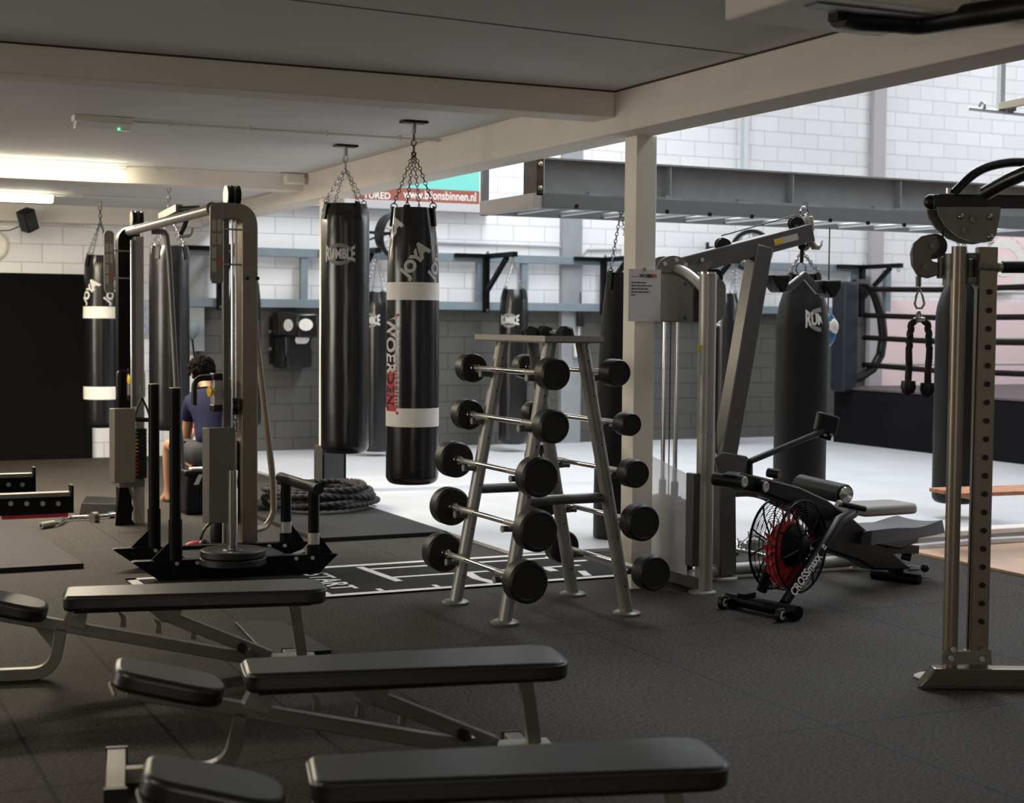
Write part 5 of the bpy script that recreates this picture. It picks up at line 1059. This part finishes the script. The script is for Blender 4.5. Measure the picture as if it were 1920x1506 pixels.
# front foot bar with wheels
fa, fb = onz(1366, 1122, .045), onz(1497, 1150, .045); part('foot_bar', MB().cyl(fa, fb, .036, n=22), M_blackm, root)
for q in (fa.lerp(fb, .10), fa.lerp(fb, .92)): part('foot_pad', MB().box((q.x, q.y, .012), (.07, .05, .022), rz=an), M_black, root)
for px, py in ((1356, 1126), (1463, 1150)):
    c = onz(px, py, .038) - U1 * .045 - U2 * .03; ax = (fb - fa).normalized(); wl = part('wheel', MB().lathe([(-.014, .022), (-.014, .034), (-.010, .038), (.010, .038), (.014, .034), (.014, .022)], c, U2, 26, True), M_black, root)
    part('wheel_hub', MB().lathe([(-.0155, .0), (-.0155, .024), (.0155, .024), (.0155, 0)], c, U2, 20), M_label, wl); part('wheel_axle', MB().cyl(c - U2 * .02, c + U2 * .02, .007, n=8), M_blackm, wl); part('wheel_fork', MB().bar(c + V((0, 0, .004)), c + U1 * .06 + V((0, 0, .010)), .05, .018), M_blackm, wl)
# lettered strut on the near side
s0, s1 = rw(1470, 1132, -.14), rw(1572, 978, -.13)
part('strut', MB().tube([s0, s0.lerp(s1, .6), s1, rw(1600, 962, -.06)], [.027, .03, .034, .03], 16), M_blackm, root)
e1 = (s1 - s0).normalized(); e2 = (e1.cross(U2)); e2 = e2 if e2.z > 0 else -e2
e2 = (V((0, 0, 1)) - e1 * e1.z).normalized(); vw = (V((0, 0, H)) - s0); vw = (vw - e1 * vw.dot(e1)).normalized(); vw = (vw - U2 * .8).normalized(); vw = (vw - e1 * vw.dot(e1)).normalized(); e2 = e1.cross(vw); e2 = e2 if e2.z > 0 else -e2
tx = flat_text('CROSSmaxx', .062, s0.lerp(s1, .33) + vw * .031, e1, e2, bold=.0018); part('lettering', tx, M_print, root)
c = s0.lerp(s1, .66) + vw * .033
part('emblem', MB().bar(c - e1 * .012, c + e1 * .012, .0015, .026, e2), M_print, root); part('emblem', MB().bar(c - e1 * .006 + vw * .0012, c + e1 * .006 + vw * .0012, .0015, .010, e2), M_black, root)
part('strut', MB().cyl(rw(1428, 1108, .13), rw(1470, 1000, .13), .03, n=14), M_blackm, root)
part('strut_bracket', MB().box(rw(1400, 1117, .0), (.10, .05, .03), rz=an), M_blackm, root)
# console and grips
part('console_arm', MB().tube(fillet([rw(1402, 890), rw(1404, 866), rw(1545, 808)], .08, 6), .017, 14), M_blackm, root)
mc = rw(1549, 800); rot = Matrix.Rotation(an - R(25), 3, 'Z') @ Matrix.Rotation(R(14), 3, 'Y')
mon = part('console', MB().box(mc + V((.0, 0, .015)), (.14, .05, .115), rot=rot), M_black, root, bev=.014, seg=3); part('console_mount', MB().box(mc + V((-.02, -.0, -.055)), (.08, .05, .03), rot=rot), M_blackm, mon); part('console_tab', MB().box(mc + V((-.03, -.03, -.045)), (.02, .012, .014), rot=rot), M_silver, mon); part('console_tab', MB().box(mc + V((.015, -.03, -.045)), (.02, .012, .014), rot=rot), M_silver, mon)
for px, py in ((1387, 903), (1427, 912)):
    c = rw(px, py, -.05); ft_ = part('foot_roller', MB().cyl(c - U2 * .03, c + U2 * .16, .034, n=22), M_black, root); part('roller_face', MB().lathe([(0, .030), (.004, .026), (.005, .018), (.001, .014), (.001, 0)], c - U2 * .03, -U2, 20), M_label, ft_)
part('grip_knob', MB().cyl(rw(1440, 886, .05), rw(1462, 890, -.02), .026, n=16), M_black, root)
c0, c1 = rw(1576, 945, -.02), rw(1622, 955, -.10); part('handle', MB().cyl(c0, c1, .017, n=14), M_black, root); part('handle_collar', MB().cyl(c0 + (c0 - c1) * .12, c0, .02, n=14), M_silver, root)
# seat
sp = rw(1612, 985).lerp(rw(1740, 985), .5); s0_, z0_ = upright(1604, 985, o, an); s1_, z1_ = upright(1745, 995, o, an); vs, fs = [], []
n_, m_ = 12, 10
for i in range(n_ + 1):
    for j_ in range(m_ + 1):
        a, b_ = i / n_, j_ / m_ * 2 - 1; wv_ = .17 * (1 - .35 * (1 - a) ** 2) * (1 - .10 * a ** 4)
        dz = .012 + .035 * (1 - b_ * b_) * math.exp(-((a - .32) / .16) ** 2) - .028 * math.exp(-((a - .62) / .25) ** 2) * (1 - .3 * b_ * b_) + .016 * b_ * b_
        vs.append(OB + U1 * (s0_ + (s1_ - s0_) * a * .84) + U2 * (wv_ * b_) + V((0, 0, (z0_ + z1_) / 2 + dz + .01)))
k = len(vs)
fs = [(i * (m_ + 1) + j_, i * (m_ + 1) + j_ + 1, (i + 1) * (m_ + 1) + j_ + 1, (i + 1) * (m_ + 1) + j_) for i in range(n_) for j_ in range(m_)]
rim = [i * (m_ + 1) for i in range(n_ + 1)] + [n_ * (m_ + 1) + j_ for j_ in range(1, m_ + 1)] + [i * (m_ + 1) + m_ for i in range(n_ - 1, -1, -1)] + [j_ for j_ in range(m_ - 1, 0, -1)]
cen = sum((vs[i] for i in rim), V()) / len(rim); low = [V((cen.x + (vs[i].x - cen.x) * 1.06, cen.y + (vs[i].y - cen.y) * 1.06, (z0_ + z1_) / 2 - .045)) for i in rim]
vs += low; L_ = len(rim); fs += [(rim[i], rim[(i + 1) % L_], k + (i + 1) % L_, k + i) for i in range(L_)] + [[k + i for i in range(L_)]]
part('seat', MB().add(vs, fs), mat('seat_grey', (.085, .086, .092), .45), root, ang=60)
part('seat_carriage', side(((1632, 1000), (1725, 1005), (1722, 1018), (1690, 1030), (1650, 1024)), -.06, .06), M_black, root, bev=.01); q = rw(1663, 1003, -.07); part('seat_clip', MB().box(q, (.03, .02, .03)), M_red, root)
part('slide_rail', MB().bar(rw(1655, 1030), rw(1715, 1030), .06, .05), M_blackm, root)
c = rw(1690, 1066, 0); part('rear_axle', MB().cyl(rw(1700, 1066, .0), rw(1722, 1066, -.04), .018, n=12), M_chrome, root); part('axle_knob', MB().sph(rw(1734, 1065, -.05), .028, 14, 8), M_black, root); part('lever', MB().cyl(rw(1690, 1042, 0), rw(1708, 1046, -.05), .024, n=12), M_black, root)
q = rw(1680, 1062); part('rear_foot', MB().cyl(V((q.x, q.y, .03)) - U2 * .16, V((q.x, q.y, .03)) + U2 * .16, .03, n=16), M_blackm, root); part('rear_leg', MB().bar(V((q.x, q.y, .03)), q + V((0, 0, .03)), .07, .06), M_blackm, root)

# ================================================================ RIG AT THE RIGHT
DR = 6.742; rp = lambda px, py, k=0.0: dep(px, py, DR + k); RG = R(-25.2); G1 = V((math.cos(RG), math.sin(RG), 0)); G2 = V((-G1.y, G1.x, 0))
c0 = onz(1790, 1250, 0); root = thing('cable_rig', 'tall bronze cable rig with a round post and a holed square upright', 'cable rig', (c0.x, c0.y, 0))
zf = .095
def rbox(px0, px1, py0, py1, dpt, k=0.0):
    a, b_ = rp(px0, py0, k), rp(px1, py1, k); w_ = (rp(px1, py0, k) - a).length; c = (a + b_) / 2
    return MB().box((c.x + G2.x * dpt / 2, c.y + G2.y * dpt / 2, c.z), (w_, dpt, abs(a.z - b_.z)), rz=RG)
q = rp(1782, 1177)
post = part('round_post', MB().cyl((q.x, q.y, zf - .01), (q.x, q.y, 1.90), .032, n=28), M_bronze, root)
u0 = rp(1838, 1177); ub_ = V((u0.x, u0.y, zf - .01)); ut_ = V((u0.x, u0.y, 1.90))
up_ = part('square_upright', MB().rtube([ub_ + G2 * .04, ut_ + G2 * .04], .068, .08, G1), M_bronze, root, bev=.004)
for k in range(19):
    py = 548 + k * 34.3
    if py > 1210: break
    zz = rp(1845, py).z; c = V((u0.x, u0.y, zz)) + G1 * .004; hl = part('hole', MB().lathe([(0, .0125), (.003, .0125), (.003, .012), (-.002, .010), (-.002, 0)], c - G2 * .004, -G2, 18), M_black, up_)
q0, q1 = rp(1765, 1218), rp(1858, 1248); part('foot_bracket', MB().prism([rp(px, py, -.05) for px, py in ((1768, 1246), (1766, 1230), (1772, 1220), (1795, 1222), (1838, 1222), (1846, 1214), (1858, 1220), (1860, 1246))], G2 * .012), M_frame, root)
for px, py in ((1787, 1218), (1783, 1234), (1841, 1236)): c = rp(px, py, -.06); part('bolt', MB().cyl(c, c - G2 * .012, .011, n=8), M_label, root)
b0 = onz(1735, 1262, .065); bt = b0 - V((0, 0, b0.z - .052)); part('base_tube', MB().prism([bt - G1 * .03 - G2 * .04 + V((0, 0, -.04)), bt + G1 * .03 - G2 * .04 + V((0, 0, .04)), bt + G1 * 2.2 - G2 * .04 + V((0, 0, .04)), bt + G1 * 2.2 - G2 * .04 + V((0, 0, -.04))], G2 * .08), mat('rig_base', (.20, .18, .145), .25, metal=.7), root, bev=.006)
f0 = onz(1722, 1272, .0); part('floor_foot', MB().lathe([(0, .065), (.010, .07), (.018, .055), (.02, 0)], f0 + G1 * .05 , (0, 0, 1), 24), M_label, root)
part('base_tube', MB().cyl(b0 + G1 * .42 + G2 * .1, b0 + G1 * .42 + G2 * 1.2, .045, n=18), M_silver, root) if False else None
# crown plate, top beam, pull-up bars
cr = [rp(px, py, -.06) for px, py in ((1757, 388), (1877, 388), (1874, 410), (1868, 440), (1860, 452), (1846, 455), (1820, 453), (1796, 444), (1774, 425), (1761, 405))]
part('crown_plate', MB().prism(cr, G2 * .012), M_frame, root); part('crown_plate', MB().prism([p + G2 * .16 for p in cr], G2 * .012), M_frame, root)
for px, py in ((1802, 406), (1857, 407), (1857, 444)): c = rp(px, py, -.07); part('bolt', MB().sph(c, .014, 10, 6), M_steel, root)
for px, py in ((1826, 410), (1811, 431)): c = rp(px, py, -.065); part('bolt', MB().lathe([(0, .020), (.008, .018), (.009, .009), (.004, .008), (.004, 0)], c, -G2, 16), M_frame, root)
t0 = rp(1752, 377); part('top_beam', MB().bar(t0 + G2 * .05, t0 + G1 * 2.2 + G2 * .05, .09, .058), M_gloss, root, bev=.004); part('beam_cap', MB().sph(t0 + G2 * .05, .034, 14, 8), M_black, root)
part('beam_edge', MB().bar(t0 + G1 * .02 + G2 * .0 + V((0, 0, .031)), t0 + G1 * 2.2 + V((0, 0, .031)), .02, .005), M_silver, root)
part('pull_up_bar', MB().tube(fillet([rp(1787, 364), rp(1832, 318), rp(1890, 303), rp(1990, 306)], .10, 6), .020, 14), M_gloss, root)
part('pull_up_bar', MB().tube(fillet([rp(1848, 362, -.3), rp(1905, 330, -.45), rp(1990, 300, -.6)], .10, 6), .030, 14), M_gloss, root)
c = rp(1779, 359); part('bar_bolt', MB().cyl(c - V((0, 0, .012)), c + V((0, 0, .014)), .012, n=10), M_chrome, root)
# carriage on the round post
cc = rp(1792, 505); part('carriage_sleeve', MB().cyl((cc.x, cc.y, rp(1792, 536).z), (cc.x, cc.y, rp(1792, 476).z), .055, n=24), M_frame, root)
part('carriage_block', rbox(1836, 1870, 476, 532, .11, -.02), M_frame, root, bev=.006); part('carriage_plate', rbox(1806, 1842, 474, 484, .10, -.03), M_frame, root); part('carriage_plate', rbox(1806, 1842, 520, 530, .10, -.03), M_frame, root)
part('carriage_rib', rbox(1806, 1840, 486, 520, .02, .02), M_grey, root)
a, b_ = rp(1832, 499, -.06), rp(1872, 502, -.06); part('pin_barrel', MB().cyl(a, b_, .022, n=16), M_frame, root); part('pin_rod', MB().cyl(rp(1871, 501, -.06), rp(1880, 501, -.06), .020, n=16), M_silver, root)
part('grip_bar', MB().cyl(rp(1879, 501, -.06), rp(1990, 501, -.06), .026, n=16), M_black, root)
c = rp(1829, 533); part('cable_stop', MB().box(c, (.05, .03, .012), rz=RG), M_frame, root)
cu = V((u0.x, u0.y, 0)) - G1 * .052; part('cable', MB().cyl((cu.x, cu.y, .11), (cu.x + .01, cu.y, 1.72), .0035, n=6), M_black, root)
part('cable_slot', rbox(1808, 1836, 1220, 1224, .03), M_silver, root)
# swivel pulley arm
sw = [rp(px, py, -.02) for px, py in ((1711, 497), (1709, 475), (1714, 456), (1728, 443), (1744, 439), (1757, 442), (1763, 456), (1760, 472), (1748, 480), (1748, 490), (1760, 492), (1761, 516), (1740, 522), (1722, 517))]
part('pulley_housing', MB().prism(sw, G2 * .035), M_grey, root, bev=.006); c = rp(1752, 462, .0); pulley(c + G2 * .01, tuple(G2), .055, root)
for px, py in ((1747, 461), (1734, 500)): c = rp(px, py, -.03); part('bolt', MB().cyl(c, c - G2 * .012, .012, n=6), M_frame, root)
part('hinge_pin', MB().cyl(rp(1764, 482), rp(1762, 522), .014, n=12), M_frame, root); part('hinge_arm', MB().bar(rp(1762, 485), rp(1790, 485), .02, .012), M_frame, root); part('hinge_arm', MB().bar(rp(1762, 518), rp(1790, 522), .02, .012), M_frame, root)
part('cable', MB().tube([rp(1767, 430), rp(1768, 446)], .004, 6), M_black, root)
# triceps rope
h = rp(1722, 518); root = thing('triceps_rope', 'black two ended pull rope hanging from a carabiner on the rig pulley', 'pull rope', rp(1722, 600))
part('ferrule', MB().cyl(h, rp(1722, 538), .012, n=10), M_grey, root)
part('carabiner', MB().tube([rp(px, py) for px, py in ((1724, 540), (1730, 555), (1733, 570), (1728, 578), (1719, 578), (1715, 570), (1718, 555))], .0055, 8, True), M_steel, root)
part('shackle', MB().tube(fillet([rp(1717, 602), rp(1722, 580), rp(1730, 602)], .02, 4), .006, 8), M_chrome, root); part('clamp', MB().bar(rp(1712, 600), rp(1735, 600), .03, .022), M_chrome, root, bev=.006)
for sg, end in ((-1, (1703, 727)), (1, (1739, 731))):
    ps = fillet([rp(1724 + sg * 4, 598), rp(1724 + sg * 15, 606), rp(1724 + sg * 19, 640), rp(*end)], .10, 8)
    sm = []
    for i in range(len(ps) - 1): sm += [ps[i].lerp(ps[i + 1], k / 6) for k in range(6)]
    sm.append(ps[-1])
    b = MB(); rope(b, sm, .0155, 60); strand = part('strand', b, M_rope, root)
    e = rp(*end); part('end_stop', MB().lathe([(.028, .012), (.030, .030), (.0, .033), (-.022, .026), (-.032, .010), (-.033, 0)], e, (0, 0, 1), 20), M_black, strand)
